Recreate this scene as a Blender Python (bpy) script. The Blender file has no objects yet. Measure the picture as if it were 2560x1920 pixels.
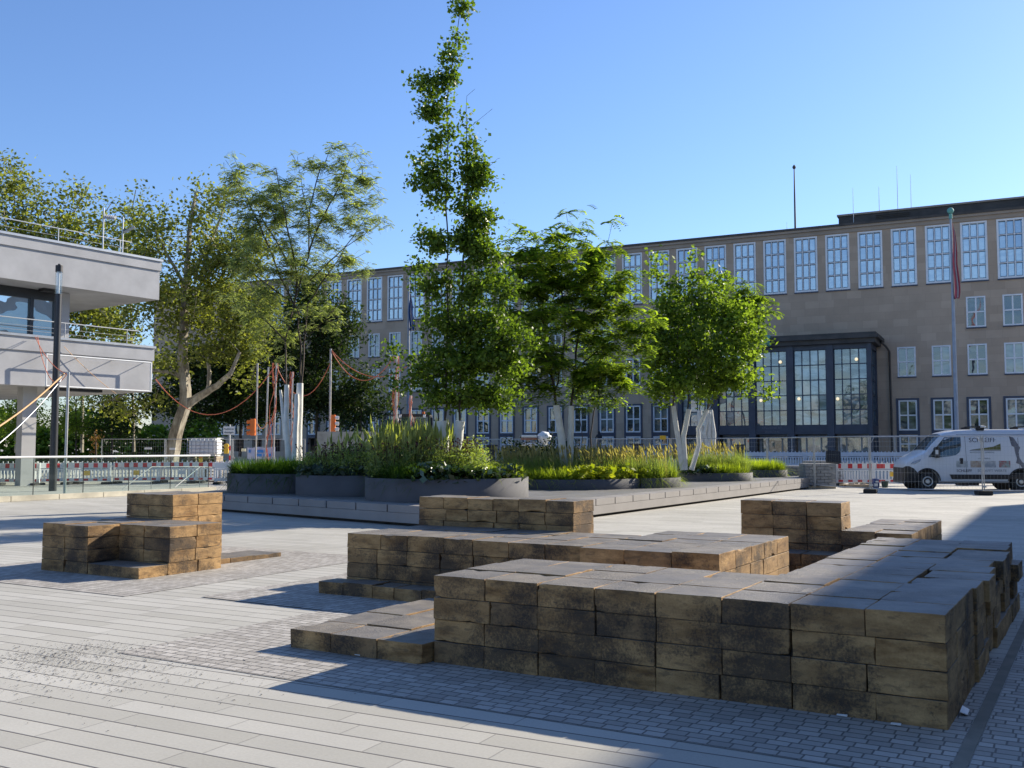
import bpy, bmesh, math, random
import numpy as np
from mathutils import Vector, Matrix, Euler

random.seed(7)
RNG = np.random.default_rng(11)
sc = bpy.context.scene
COL = sc.collection

# ------------------------------------------------------------------ camera, sky, sun, exposure
F_PX, CX, CY, HOR = 2450.0, 1280.0, 960.0, 1118.0
CAMZ = 1.6
PITCH = math.atan((HOR - CY) / F_PX)
cam_d = bpy.data.cameras.new("camera")
cam_d.sensor_width = 36.0
cam_d.lens = 36.0 * F_PX / 2560.0
cam_d.clip_start = 0.05
cam_d.clip_end = 3000
cam = bpy.data.objects.new("camera", cam_d)
cam.location = (0, 0, CAMZ)
cam.rotation_euler = (math.radians(90) + PITCH, 0, 0)
COL.objects.link(cam)
sc.camera = cam

SUN_AZ = math.radians(53.0)      # clockwise from +Y towards +X
SUN_EL = math.radians(26.0)
SUN_DIR = Vector((math.sin(SUN_AZ) * math.cos(SUN_EL), math.cos(SUN_AZ) * math.cos(SUN_EL), math.sin(SUN_EL)))
w = bpy.data.worlds.new("World")
sc.world = w
w.use_nodes = True
nt = w.node_tree
sky = nt.nodes.new("ShaderNodeTexSky")
sky.sky_type = 'NISHITA'
sky.sun_disc = False
sky.sun_elevation = SUN_EL
sky.sun_rotation = SUN_AZ
sky.air_density = 1.15
sky.dust_density = 0.25
sky.ozone_density = 6.5
tn = nt.nodes.new("ShaderNodeMix"); tn.data_type = 'RGBA'; tn.blend_type = 'MULTIPLY'
tn.inputs[0].default_value = 1.0; tn.inputs[7].default_value = (1.09, 1.03, 1.11, 1)     # clear late-summer air, deep blue
nt.links.new(sky.outputs[0], tn.inputs[6])
nt.links.new(tn.outputs[2], nt.nodes["Background"].inputs[0])
nt.nodes["Background"].inputs[1].default_value = 0.098
sl = bpy.data.lights.new("sun", 'SUN')
sl.energy = 5.0
sl.angle = math.radians(0.55)
sl.color = (1.0, 0.91, 0.77)
so = bpy.data.objects.new("sun", sl)
so.rotation_euler = SUN_DIR.to_track_quat('Z', 'Y').to_euler()
so.location = (30, 20, 60)
COL.objects.link(so)
sc.view_settings.view_transform = 'Standard'
sc.view_settings.look = 'None'
sc.view_settings.exposure = 0.87
sc.view_settings.gamma = 1.0
sc.render.engine = 'CYCLES'
sc.cycles.max_bounces = 8
sc.cycles.transparent_max_bounces = 12

# ------------------------------------------------------------------ measuring helpers
def ray(sx, sy):
    a = (sx - CX) / F_PX
    b = -(sy - CY) / F_PX
    return Vector((a, math.cos(PITCH) - b * math.sin(PITCH), math.sin(PITCH) + b * math.cos(PITCH)))
def P(sx, sy, z=0.0):
    d = ray(sx, sy)
    t = (z - CAMZ) / d.z
    return Vector((d.x * t, d.y * t, z))
def Q(sx, sy, Y):
    d = ray(sx, sy)
    t = Y / d.y
    return Vector((d.x * t, Y, CAMZ + d.z * t))
def px(n, Y):
    return n * Y / F_PX
def ground_z(y):
    return 0.35 * min(1.0, max(0.0, (y - 47.0) / 9.0))

# ------------------------------------------------------------------ object helpers
WL = {}
def tag(o, label=None, cat=None, group=None, kind=None):
    if label: o['label'] = label
    if cat: o['category'] = cat
    if group: o['group'] = group
    if kind: o['kind'] = kind
    return o
def empty(name, loc, label, cat, group=None, rz=0.0):
    o = bpy.data.objects.new(name, None)
    o.empty_display_size = 0.2
    o.location = loc
    o.rotation_euler = (0, 0, rz)
    COL.objects.link(o)
    WL[o.name] = Vector(loc)
    return tag(o, label, cat, group)
def kids(o):
    return [c for c in COL.objects if c.parent == o]
def copy_tree(o, loc, rz=0.0, label=None, kidmap=None):
    r = o.copy(); COL.objects.link(r)
    r.location = loc; r.rotation_euler = (0, 0, rz)
    WL[r.name] = Vector(loc)
    if label: r['label'] = label
    for ch in kidmap if kidmap is not None else kids(o):
        c = ch.copy(); COL.objects.link(c); c.parent = r
        for g in kids(ch):
            d = g.copy(); COL.objects.link(d); d.parent = c
    return r

class MB:
    def __init__(s):
        s.v = []; s.f = []; s.sm = []
    def add(s, vs, fs, smooth=False):
        n = len(s.v)
        s.v += [tuple(p) for p in vs]
        s.f += [tuple(i + n for i in f) for f in fs]
        s.sm += [smooth] * len(fs)
        return s
    def box(s, x0, x1, y0, y1, z0, z1, M=None):
        vs = [Vector(p) for p in ((x0,y0,z0),(x1,y0,z0),(x1,y1,z0),(x0,y1,z0),(x0,y0,z1),(x1,y0,z1),(x1,y1,z1),(x0,y1,z1))]
        if M is not None: vs = [M @ p for p in vs]
        return s.add(vs, [(0,3,2,1),(4,5,6,7),(0,1,5,4),(1,2,6,5),(2,3,7,6),(3,0,4,7)])
    def prism(s, pts, z0, z1, M=None):
        n = len(pts)
        vs = [Vector((p[0], p[1], z0)) for p in pts] + [Vector((p[0], p[1], z1)) for p in pts]
        if M is not None: vs = [M @ p for p in vs]
        fs = [tuple(range(n))[::-1], tuple(range(n, 2*n))]
        fs += [(i, (i+1) % n, n + (i+1) % n, n + i) for i in range(n)]
        return s.add(vs, fs)
    def tube(s, pts, rad, n=8, caps=True, smooth=True):
        pts = [Vector(p) for p in pts]
        if not isinstance(rad, (list, tuple)): rad = [rad] * len(pts)
        rings = []
        ref = None
        for i, p in enumerate(pts):
            d = (pts[min(i+1, len(pts)-1)] - pts[max(i-1, 0)])
            if d.length < 1e-9: d = Vector((0,0,1))
            d.normalize()
            if ref is None:
                ref = d.orthogonal().normalized()
            ref = (ref - d * ref.dot(d))
            if ref.length < 1e-6: ref = d.orthogonal()
            ref.normalize()
            b = d.cross(ref)
            rings.append([p + (ref * math.cos(2*math.pi*k/n) + b * math.sin(2*math.pi*k/n)) * rad[i] for k in range(n)])
        base = len(s.v)
        vs = [q for r in rings for q in r]
        fs = []
        for i in range(len(pts) - 1):
            for k in range(n):
                fs.append((i*n+k, i*n+(k+1) % n, (i+1)*n+(k+1) % n, (i+1)*n+k))
        s.add(vs, fs, smooth)
        if caps:
            s.add(rings[0], [tuple(range(n))[::-1]]); s.add(rings[-1], [tuple(range(n))])
        return s
    def cyl(s, c, r, z0, z1, n=16, r2=None):
        c = Vector(c)
        return s.tube([(c.x, c.y, z0), (c.x, c.y, z1)], [r, r if r2 is None else r2], n)
    def sphere(s, c, r, n=10, m=7, sc_=(1,1,1)):
        vs = []; fs = []
        for j in range(m + 1):
            th = math.pi * j / m
            for k in range(n):
                a = 2*math.pi*k/n
                vs.append((c[0]+r*sc_[0]*math.sin(th)*math.cos(a), c[1]+r*sc_[1]*math.sin(th)*math.sin(a), c[2]+r*sc_[2]*math.cos(th)))
        for j in range(m):
            for k in range(n):
                fs.append((j*n+k, (j+1)*n+k, (j+1)*n+(k+1) % n, j*n+(k+1) % n))
        return s.add(vs, fs, True)
    def build(s, name, mat, parent=None, world=True, bevel=0.0, **kw):
        me = bpy.data.meshes.new(name)
        off = Vector((0,0,0))
        if parent is not None and world:
            off = WL.get(parent.name, Vector((0,0,0)))
        me.from_pydata([(p[0]-off.x, p[1]-off.y, p[2]-off.z) for p in s.v], [], s.f)
        me.polygons.foreach_set('use_smooth', s.sm)
        me.materials.append(mat)
        if bevel > 0:
            bm = bmesh.new(); bm.from_mesh(me)
            bmesh.ops.bevel(bm, geom=[e for e in bm.edges if e.is_manifold and e.calc_face_angle(0) > 0.6], offset=bevel, segments=2, affect='EDGES', clamp_overlap=True)
            bm.to_mesh(me); bm.free()
        me.update()
        o = bpy.data.objects.new(name, me)
        COL.objects.link(o)
        if parent is not None:
            o.parent = parent
            WL[o.name] = WL.get(parent.name, Vector((0,0,0)))
        else:
            WL[o.name] = Vector((0,0,0))
        if kw: tag(o, **kw)
        return o

def np_mesh(name, V, k, mat, parent=None, tint=None, smooth=False, **kw):
    """V: (n*k,3) vertices in faces of k corners each"""
    off = WL.get(parent.name, Vector((0,0,0))) if parent is not None else Vector((0,0,0))
    V = np.asarray(V, dtype=np.float32).reshape(-1, 3) - np.array(off, dtype=np.float32)
    n = len(V) // k
    me = bpy.data.meshes.new(name)
    me.vertices.add(len(V)); me.vertices.foreach_set('co', V.ravel())
    me.loops.add(n*k); me.loops.foreach_set('vertex_index', np.arange(n*k, dtype=np.int32))
    me.polygons.add(n)
    me.polygons.foreach_set('loop_start', np.arange(0, n*k, k, dtype=np.int32))
    me.polygons.foreach_set('loop_total', np.full(n, k, dtype=np.int32))
    if smooth: me.polygons.foreach_set('use_smooth', np.ones(n, dtype=bool))
    me.materials.append(mat)
    if tint is not None:
        at = me.attributes.new('tint', 'FLOAT', 'FACE')
        at.data.foreach_set('value', np.asarray(tint, dtype=np.float32))
    me.update(calc_edges=True)
    o = bpy.data.objects.new(name, me)
    COL.objects.link(o)
    WL[o.name] = off
    if parent is not None: o.parent = parent
    if kw: tag(o, **kw)
    return o

def text_part(body, size, mat, parent, M, name='lettering', ext=0.003, align='CENTER'):
    cu = bpy.data.curves.new('txt', 'FONT')
    cu.body = body; cu.size = size; cu.extrude = ext
    cu.align_x = align; cu.align_y = 'CENTER'
    cu.resolution_u = 3
    t = bpy.data.objects.new('txt', cu); COL.objects.link(t)
    dg = bpy.context.evaluated_depsgraph_get()
    me = bpy.data.meshes.new_from_object(t.evaluated_get(dg))
    bpy.data.objects.remove(t)
    me.name = name
    me.transform(M)
    me.materials.clear(); me.materials.append(mat)
    o = bpy.data.objects.new(name, me); COL.objects.link(o); o.parent = parent
    WL[o.name] = WL.get(parent.name, Vector((0,0,0)))
    return o

# ------------------------------------------------------------------ materials
def new_mat(name):
    m = bpy.data.materials.new(name); m.use_nodes = True
    return m, m.node_tree, m.node_tree.nodes['Principled BSDF']
class NT:
    def __init__(s, nt): s.nt = nt
    def n(s, t, **kw):
        nd = s.nt.nodes.new(t)
        for k, v in kw.items(): setattr(nd, k, v)
        return nd
    def l(s, a, b): s.nt.links.new(a, b)
    def math(s, op, a, b=None, c=None, clamp=False):
        nd = s.n('ShaderNodeMath', operation=op, use_clamp=clamp)
        for i, x in enumerate((a, b, c)):
            if x is None: continue
            if isinstance(x, (int, float)): nd.inputs[i].default_value = x
            else: s.l(x, nd.inputs[i])
        return nd.outputs[0]
    def mix(s, fac, a, b, mode='MIX'):
        nd = s.n('ShaderNodeMix', data_type='RGBA', blend_type=mode)
        for sock, x in ((nd.inputs[0], fac), (nd.inputs[6], a), (nd.inputs[7], b)):
            if isinstance(x, (int, float)): sock.default_value = x
            elif isinstance(x, tuple): sock.default_value = (*x, 1) if len(x) == 3 else x
            else: s.l(x, sock)
        return nd.outputs[2]
    def noise(s, vec, scale, detail=4, rough=0.55):
        nd = s.n('ShaderNodeTexNoise'); nd.inputs['Scale'].default_value = scale
        nd.inputs['Detail'].default_value = detail; nd.inputs['Roughness'].default_value = rough
        if vec is not None: s.l(vec, nd.inputs['Vector'])
        return nd.outputs['Fac']
    def ramp(s, fac, a, b, lo=0.0, hi=1.0):
        nd = s.n('ShaderNodeMapRange'); nd.inputs['From Min'].default_value = a; nd.inputs['From Max'].default_value = b
        nd.inputs['To Min'].default_value = lo; nd.inputs['To Max'].default_value = hi
        s.l(fac, nd.inputs['Value'])
        return nd.outputs[0]
    def bump(s, h, strength=0.3, dist=0.01):
        nd = s.n('ShaderNodeBump'); nd.inputs['Strength'].default_value = strength; nd.inputs['Distance'].default_value = dist
        s.l(h, nd.inputs['Height'])
        return nd.outputs[0]

def simple(name, col, rough=0.6, metal=0.0, var=0.12, scale=3.0, bump=0.0, spec=0.5, emis=None):
    m, t, b = new_mat(name); g = NT(t)
    tc = g.n('ShaderNodeTexCoord')
    f = g.noise(tc.outputs['Object'], scale, 5)
    f2 = g.ramp(f, 0.3, 0.7, 1 - var, 1 + var)
    vm = g.n('ShaderNodeVectorMath', operation='SCALE')
    vm.inputs[0].default_value = col
    g.l(f2, vm.inputs['Scale'])
    g.l(vm.outputs[0], b.inputs['Base Color'])
    b.inputs['Roughness'].default_value = rough
    b.inputs['Metallic'].default_value = metal
    b.inputs['Specular IOR Level'].default_value = spec
    if bump > 0:
        g.l(g.bump(g.noise(tc.outputs['Object'], scale*12, 4), bump, 0.01), b.inputs['Normal'])
    if emis:
        b.inputs['Emission Color'].default_value = (*emis[0], 1); b.inputs['Emission Strength'].default_value = emis[1]
    return m

def paving(name, rot, L, H, joint, cA, cB, cJ, jx=0.3, dirt=0.25, rough=0.75, irr=0.0):
    """slabs laid in rows: L long, H deep, rows shifted at random"""
    m, t, b = new_mat(name); g = NT(t)
    tc = g.n('ShaderNodeTexCoord')
    mp = g.n('ShaderNodeMapping'); mp.inputs['Rotation'].default_value = (0, 0, rot)
    g.l(tc.outputs['Object'], mp.inputs['Vector'])
    vec = mp.outputs[0]
    if irr > 0:
        nn = g.n('ShaderNodeTexNoise'); nn.inputs['Scale'].default_value = 9.0; g.l(vec, nn.inputs['Vector'])
        vs = g.n('ShaderNodeVectorMath', operation='SCALE'); vs.inputs['Scale'].default_value = irr
        g.l(nn.outputs['Color'], vs.inputs[0])
        va = g.n('ShaderNodeVectorMath', operation='ADD'); g.l(vec, va.inputs[0]); g.l(vs.outputs[0], va.inputs[1])
        vec2 = va.outputs[0]
    else: vec2 = vec
    sp = g.n('ShaderNodeSeparateXYZ'); g.l(vec2, sp.inputs[0])
    y = g.math('DIVIDE', sp.outputs[1], H)
    row = g.math('FLOOR', y)
    wn = g.n('ShaderNodeTexWhiteNoise', noise_dimensions='1D'); g.l(row, wn.inputs['W'])
    x = g.math('ADD', g.math('DIVIDE', sp.outputs[0], L), g.math('MULTIPLY', wn.outputs['Value'], 7.31))
    cell = g.math('FLOOR', x)
    cv = g.n('ShaderNodeCombineXYZ'); g.l(row, cv.inputs[0]); g.l(cell, cv.inputs[1])
    wc = g.n('ShaderNodeTexWhiteNoise', noise_dimensions='2D'); g.l(cv.outputs[0], wc.inputs['Vector'])
    fy = g.math('FRACT', y); fx = g.math('FRACT', x)
    dy = g.math('MULTIPLY', g.math('MINIMUM', fy, g.math('SUBTRACT', 1.0, fy)), H)
    dx = g.math('MULTIPLY', g.math('MINIMUM', fx, g.math('SUBTRACT', 1.0, fx)), L)
    jy = g.ramp(dy, joint*0.45, joint*0.75, 1, 0)
    jxx = g.math('MULTIPLY', g.ramp(dx, joint*0.3, joint*0.55, 1, 0), jx)
    j = g.math('MAXIMUM', jy, jxx)
    c = g.mix(wc.outputs['Value'], cA, cB)
    big = g.ramp(g.noise(vec, 0.35, 5, 0.6), 0.3, 0.7, 1 - dirt, 1 + dirt*0.4)
    fine = g.ramp(g.noise(vec, 55, 4, 0.7), 0.3, 0.7, 0.92, 1.07)
    vm = g.n('ShaderNodeVectorMath', operation='SCALE'); g.l(c, vm.inputs[0]); g.l(g.math('MULTIPLY', big, fine), vm.inputs['Scale'])
    vo = g.n('ShaderNodeTexVoronoi'); vo.inputs['Scale'].default_value = 3.1; g.l(tc.outputs['Object'], vo.inputs['Vector'])
    vcs = g.n('ShaderNodeSeparateColor'); g.l(vo.outputs['Color'], vcs.inputs[0])
    spot = g.math('MULTIPLY', g.ramp(vo.outputs['Distance'], 0.035, 0.055, .45, 0), g.math('GREATER_THAN', vcs.outputs[0], 0.72))
    col0 = g.mix(spot, vm.outputs[0], (0.16, 0.15, 0.135))
    col = g.mix(j, col0, cJ)
    g.l(col, b.inputs['Base Color'])
    b.inputs['Roughness'].default_value = rough
    b.inputs['Specular IOR Level'].default_value = 0.35
    hh = g.math('SUBTRACT', g.math('ADD', g.math('MULTIPLY', wc.outputs['Value'], 0.3), g.math('MULTIPLY', fine, 0.4)), g.math('MULTIPLY', j, 1.6))
    g.l(g.bump(hh, 0.5, 0.004), b.inputs['Normal'])
    return m

def stone_mat():
    m, t, b = new_mat('weathered_sandstone'); g = NT(t)
    tc = g.n('ShaderNodeTexCoord'); oi = g.n('ShaderNodeObjectInfo')
    ad = g.n('ShaderNodeVectorMath', operation='ADD'); g.l(tc.outputs['Object'], ad.inputs[0])
    cm = g.n('ShaderNodeCombineXYZ'); g.l(g.math('MULTIPLY', oi.outputs['Random'], 37.0), cm.inputs[0]); g.l(g.math('MULTIPLY', oi.outputs['Random'], 91.0), cm.inputs[2])
    g.l(cm.outputs[0], ad.inputs[1])
    v = ad.outputs[0]
    mp = g.n('ShaderNodeMapping'); mp.inputs['Scale'].default_value = (1.0, 1.0, 3.2); g.l(v, mp.inputs['Vector'])
    n1 = g.noise(mp.outputs[0], 3.0, 7, 0.62)
    n2 = g.noise(tc.outputs['Object'], 1.3, 7, 0.62)
    n3 = g.noise(v, 60, 5, 0.7)
    base = g.mix(g.ramp(n1, 0.34, 0.66), (0.19, 0.10, 0.034), (0.56, 0.345, 0.145))
    base = g.mix(g.ramp(oi.outputs['Random'], 0, 1, 0, 0.4), base, (0.37, 0.245, 0.12))
    dk = g.ramp(oi.outputs['Random'], 0.88, 0.98, 0, .45)
    base = g.mix(dk, base, (0.06, 0.045, 0.035))
    ln = g.noise(mp.outputs[0], 9.0, 3, 0.5)
    base = g.mix(g.ramp(ln, 0.56, 0.64, 0, .45), base, (0.11, 0.075, 0.045))
    # black crust staining with ragged shape
    n2b = g.noise(v, 2.4, 6, 0.6)
    st = g.ramp(g.math('ADD', g.math('ADD', g.math('MULTIPLY', n2, .75), g.math('MULTIPLY', n2b, .25)), g.math('MULTIPLY', g.math('SUBTRACT', n3, 0.5), 0.35)), 0.50, 0.60)
    base = g.mix(g.math('MULTIPLY', st, 0.80), base, (0.028, 0.026, 0.026))
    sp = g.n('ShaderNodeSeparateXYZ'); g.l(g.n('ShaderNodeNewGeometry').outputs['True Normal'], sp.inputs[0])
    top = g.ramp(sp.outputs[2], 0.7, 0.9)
    topc = g.mix(g.ramp(n1, 0.35, 0.7), (0.135, 0.12, 0.10), (0.285, 0.245, 0.19))  # tops greyer: dust, with sky reflection put into the colour
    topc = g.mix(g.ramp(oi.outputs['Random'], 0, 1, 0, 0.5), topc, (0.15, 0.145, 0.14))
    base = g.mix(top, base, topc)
    fine = g.ramp(n3, 0.3, 0.7, 0.8, 1.15)
    vm = g.n('ShaderNodeVectorMath', operation='SCALE'); g.l(base, vm.inputs[0]); g.l(fine, vm.inputs['Scale'])
    g.l(vm.outputs[0], b.inputs['Base Color'])
    g.l(g.ramp(top, 0, 1, 0.85, 0.55), b.inputs['Roughness'])
    b.inputs['Specular IOR Level'].default_value = 0.4
    h = g.math('ADD', g.math('MULTIPLY', n3, g.ramp(top, 0, 1, 0.5, 0.25)), g.math('MULTIPLY', g.noise(v, 14, 5, 0.6), g.ramp(top, 0, 1, 0.8, 0.3)))
    hh = g.math('ADD', h, g.math('MULTIPLY', g.math('MULTIPLY', st, n3), 1.2))
    g.l(g.bump(hh, 0.6, 0.010), b.inputs['Normal'])
    return m

def leaf_mat(name, c0, c1, trans=0.5, rough=0.5, back=None, spec=0.18):
    m, t, b = new_mat(name); g = NT(t)
    at = g.n('ShaderNodeAttribute'); at.attribute_name = 'tint'
    col = g.mix(at.outputs['Fac'], c0, c1)
    g.l(col, b.inputs['Base Color'])
    b.inputs['Roughness'].default_value = rough
    b.inputs['Specular IOR Level'].default_value = spec
    tr = g.n('ShaderNodeBsdfTranslucent')
    tcx = g.mix(1.0, col, (1.55, 1.65, 0.5), 'MULTIPLY')
    g.l(tcx, tr.inputs['Color'])
    mx = g.n('ShaderNodeMixShader'); mx.inputs[0].default_value = trans
    g.l(b.outputs[0], mx.inputs[1]); g.l(tr.outputs[0], mx.inputs[2])
    g.l(mx.outputs[0], t.nodes['Material Output'].inputs['Surface'])
    return m

def bark_mat(name, c0, c1, scale=6):
    m, t, b = new_mat(name); g = NT(t)
    tc = g.n('ShaderNodeTexCoord')
    mp = g.n('ShaderNodeMapping'); mp.inputs['Scale'].default_value = (1, 1, 0.35); g.l(tc.outputs['Object'], mp.inputs['Vector'])
    n = g.noise(mp.outputs[0], scale, 6, 0.65)
    g.l(g.mix(g.ramp(n, 0.38, 0.62), c0, c1), b.inputs['Base Color'])
    b.inputs['Roughness'].default_value = 0.85
    g.l(g.bump(n, 0.7, 0.02), b.inputs['Normal'])
    return m

def glass_pane(name, dif, refl=0.5, rough=0.03, wav=0.0, wscale=0.5, dark=None):
    """window glass: mirror reflection over a base colour of curtains, rooms and painted reflections"""
    m, t, b = new_mat(name); g = NT(t)
    tc = g.n('ShaderNodeTexCoord')
    mpn = g.n('ShaderNodeMapping'); mpn.inputs['Scale'].default_value = (.5, .5, 1.5); g.l(tc.outputs['Object'], mpn.inputs['Vector'])
    dn = g.n('ShaderNodeTexNoise'); dn.inputs['Scale'].default_value = .7; dn.inputs['Detail'].default_value = 3; dn.inputs['Distortion'].default_value = 2.2
    g.l(mpn.outputs[0], dn.inputs['Vector']); n = dn.outputs['Fac']
    oi = g.n('ShaderNodeObjectInfo')
    at = g.n('ShaderNodeAttribute'); at.attribute_name = 'tint'
    c = g.mix(g.math('ADD', g.ramp(g.math('ADD', n, g.math('MULTIPLY', oi.outputs['Random'], 0.25)), 0.48, 0.78, 0, 1.0 if 'portico' in name else .6), at.outputs['Fac'], clamp=True), dif, dark or tuple(x*0.45 for x in dif))
    g.l(c, b.inputs['Base Color']); b.inputs['Roughness'].default_value = 0.8
    b.inputs['Specular IOR Level'].default_value = 0.2
    gl = g.n('ShaderNodeBsdfGlossy'); gl.inputs['Roughness'].default_value = rough; gl.inputs['Color'].default_value = (0.9, 0.95, 0.97, 1)
    if wav > 0:
        nn = g.noise(tc.outputs['Object'], wscale, 1.5, 0.4)
        g.l(g.bump(nn, 1.0, wav), gl.inputs['Normal'])
    mx = g.n('ShaderNodeMixShader'); mx.inputs[0].default_value = refl
    g.l(b.outputs[0], mx.inputs[1]); g.l(gl.outputs[0], mx.inputs[2])
    g.l(mx.outputs[0], t.nodes['Material Output'].inputs['Surface'])
    return m

def clear_glass(name, tintc=(0.90, 0.96, 0.94), fac=0.05):
    m, t, b = new_mat(name); g = NT(t)
    tr = g.n('ShaderNodeBsdfTransparent'); tr.inputs[0].default_value = (*tintc, 1)
    gl = g.n('ShaderNodeBsdfGlossy'); gl.inputs['Roughness'].default_value = 0.02
    df = g.n('ShaderNodeBsdfDiffuse'); df.inputs[0].default_value = (0.5, 0.6, 0.58, 1)
    m1 = g.n('ShaderNodeMixShader'); m1.inputs[0].default_value = 0.25; g.l(gl.outputs[0], m1.inputs[1]); g.l(df.outputs[0], m1.inputs[2])
    mx = g.n('ShaderNodeMixShader'); mx.inputs[0].default_value = fac
    g.l(tr.outputs[0], mx.inputs[1]); g.l(m1.outputs[0], mx.inputs[2])
    g.l(mx.outputs[0], t.nodes['Material Output'].inputs['Surface'])
    return m

def facade_mat():
    m, t, b = new_mat('shell_limestone'); g = NT(t)
    tc = g.n('ShaderNodeTexCoord'); mp = g.n('ShaderNodeMapping')
    mp.inputs['Rotation'].default_value = (0, 0, math.radians(26.5)); g.l(tc.outputs['Object'], mp.inputs['Vector'])
    sp = g.n('ShaderNodeSeparateXYZ'); g.l(mp.outputs[0], sp.inputs[0])
    H, L = 0.62, 1.15
    y = g.math('DIVIDE', sp.outputs[2], H); row = g.math('FLOOR', y)
    wn = g.n('ShaderNodeTexWhiteNoise', noise_dimensions='1D'); g.l(row, wn.inputs['W'])
    x = g.math('ADD', g.math('DIVIDE', sp.outputs[0], L), g.math('MULTIPLY', wn.outputs['Value'], 3.1))
    cell = g.math('FLOOR', x)
    cv = g.n('ShaderNodeCombineXYZ'); g.l(row, cv.inputs[0]); g.l(cell, cv.inputs[1])
    wc = g.n('ShaderNodeTexWhiteNoise', noise_dimensions='2D'); g.l(cv.outputs[0], wc.inputs['Vector'])
    fy = g.math('FRACT', y); fx = g.math('FRACT', x)
    j = g.math('MAXIMUM', g.ramp(g.math('MINIMUM', fy, g.math('SUBTRACT', 1.0, fy)), 0.008, 0.02, 1, 0), g.ramp(g.math('MINIMUM', fx, g.math('SUBTRACT', 1.0, fx)), 0.005, 0.012, 1, 0))
    c = g.mix(g.math('POWER', wc.outputs['Value'], 1.5), (0.375, 0.283, 0.205), (0.44, 0.335, 0.245))
    s = g.ramp(g.noise(tc.outputs['Object'], 0.25, 6, 0.65), 0.3, 0.7, 0.86, 1.12)
    vm = g.n('ShaderNodeVectorMath', operation='SCALE'); g.l(c, vm.inputs[0]); g.l(s, vm.inputs['Scale'])
    g.l(g.mix(g.math('MULTIPLY', j, 0.22), vm.outputs[0], (0.07, 0.065, 0.06)), b.inputs['Base Color'])
    b.inputs['Roughness'].default_value = 0.85
    g.l(g.bump(g.noise(tc.outputs['Object'], 12, 5), 0.25, 0.01), b.inputs['Normal'])
    return m

PAVE_ROT = math.radians(27.5)
M = {}
M['pave'] = paving('plaza_slabs', PAVE_ROT, 0.95, 0.205, 0.012, (0.405, 0.388, 0.335), (0.495, 0.476, 0.42), (0.14, 0.13, 0.12), 0.45, 0.16)
M['sett'] = paving('stone_setts', math.radians(30), 0.125, 0.088, 0.012, (0.34, 0.315, 0.275), (0.50, 0.47, 0.42), (0.15, 0.14, 0.125), 1.0, 0.2, irr=0.007)
M['sett2'] = paving('stone_setts_across', math.radians(30 + 90), 0.125, 0.088, 0.012, (0.34, 0.315, 0.275), (0.50, 0.47, 0.42), (0.15, 0.14, 0.125), 1.0, 0.2, irr=0.007)
M['asphalt'] = simple('asphalt', (0.06, 0.06, 0.062), 0.9, 0, 0.2, 2, 0.3)
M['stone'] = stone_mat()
M['facade'] = facade_mat()
M['cornice'] = simple('cornice_stone', (0.30, 0.245, 0.195), 0.85, 0, 0.12, 0.6, 0.2)
M['roofdark'] = simple('dark_sheet_metal', (0.055, 0.048, 0.042), 0.7, 0, 0.35, 1.2)
M['white_frame'] = simple('white_window_paint', (0.66, 0.67, 0.68), 0.5, 0, 0.05, 2)
M['blue_surround'] = simple('blue_black_stone', (0.035, 0.045, 0.075), 0.5, 0, 0.2, 2)
M['portico'] = simple('dark_blue_portico_stone', (0.030, 0.038, 0.060), 0.45, 0, 0.25, 1.2)
M['mullion'] = simple('dark_steel_mullion', (0.03, 0.045, 0.075), 0.45, 0.3, 0.1, 3)
M['pane_tall'] = glass_pane('tall_window_glass', (0.40, 0.50, 0.53), 0.30, 0.02, 0.003, 0.9, (0.10, 0.16, 0.26))
M['pane_small'] = glass_pane('small_window_glass', (0.26, 0.30, 0.29), 0.13, 0.02, 0.02, 0.8, (0.03, 0.035, 0.035))  # pale and dark reflections put into the base colour
M['pane_portico'] = glass_pane('portico_glass', (0.36, 0.45, 0.44), 0.14, 0.01, 0.05, 0.35, (0.06, 0.085, 0.085))  # grey-teal cloudy reflections put into the base colour
M['pane_office'] = glass_pane('office_glass', (0.12, 0.16, 0.19), 0.6, 0.01, 0.02, 0.6)
M['render'] = simple('grey_render', (0.37, 0.37, 0.375), 0.8, 0, 0.14, 0.9, 0.15)
M['soffit'] = simple('soffit_render', (0.42, 0.40, 0.37), 0.85, 0, 0.05, 0.5)
M['concrete'] = simple('fair_faced_concrete', (0.42, 0.41, 0.39), 0.8, 0, 0.1, 1.0, 0.15)
M['beige_stone'] = simple('beige_kerb_stone', (0.50, 0.46, 0.36), 0.8, 0, 0.3, 1.6, 0.3)
M['steel'] = simple('galvanised_steel', (0.42, 0.43, 0.44), 0.4, 0.7, 0.1, 4)
M['brushed'] = simple('brushed_steel', (0.60, 0.60, 0.58), 0.35, 0.6, 0.06, 4)
M['black'] = simple('black_plastic', (0.018, 0.018, 0.02), 0.5, 0, 0.1, 4)
M['rubber'] = simple('black_rubber', (0.015, 0.015, 0.016), 0.75, 0, 0.2, 6, 0.3)
M['dark_grey'] = simple('dark_grey_paint', (0.035, 0.037, 0.042), 0.4, 0.2, 0.1, 3)
M['white_pl'] = simple('white_plastic', (0.72, 0.72, 0.70), 0.45, 0, 0.06, 2)
M['pale_blue_pl'] = simple('grey_white_barrier_plastic', (0.62, 0.64, 0.68), 0.45, 0, 0.06, 2)
M['red_pl'] = simple('red_reflective_sheet', (0.55, 0.02, 0.03), 0.4, 0, 0.08, 3)
M['orange'] = simple('orange_plastic', (0.75, 0.17, 0.02), 0.5, 0, 0.08, 3)
M['yellow'] = simple('yellow_plastic', (0.85, 0.50, 0.03), 0.35, 0, 0.08, 3)
M['hose'] = simple('orange_red_cable', (0.62, 0.16, 0.07), 0.55, 0, 0.15, 3)
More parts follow.
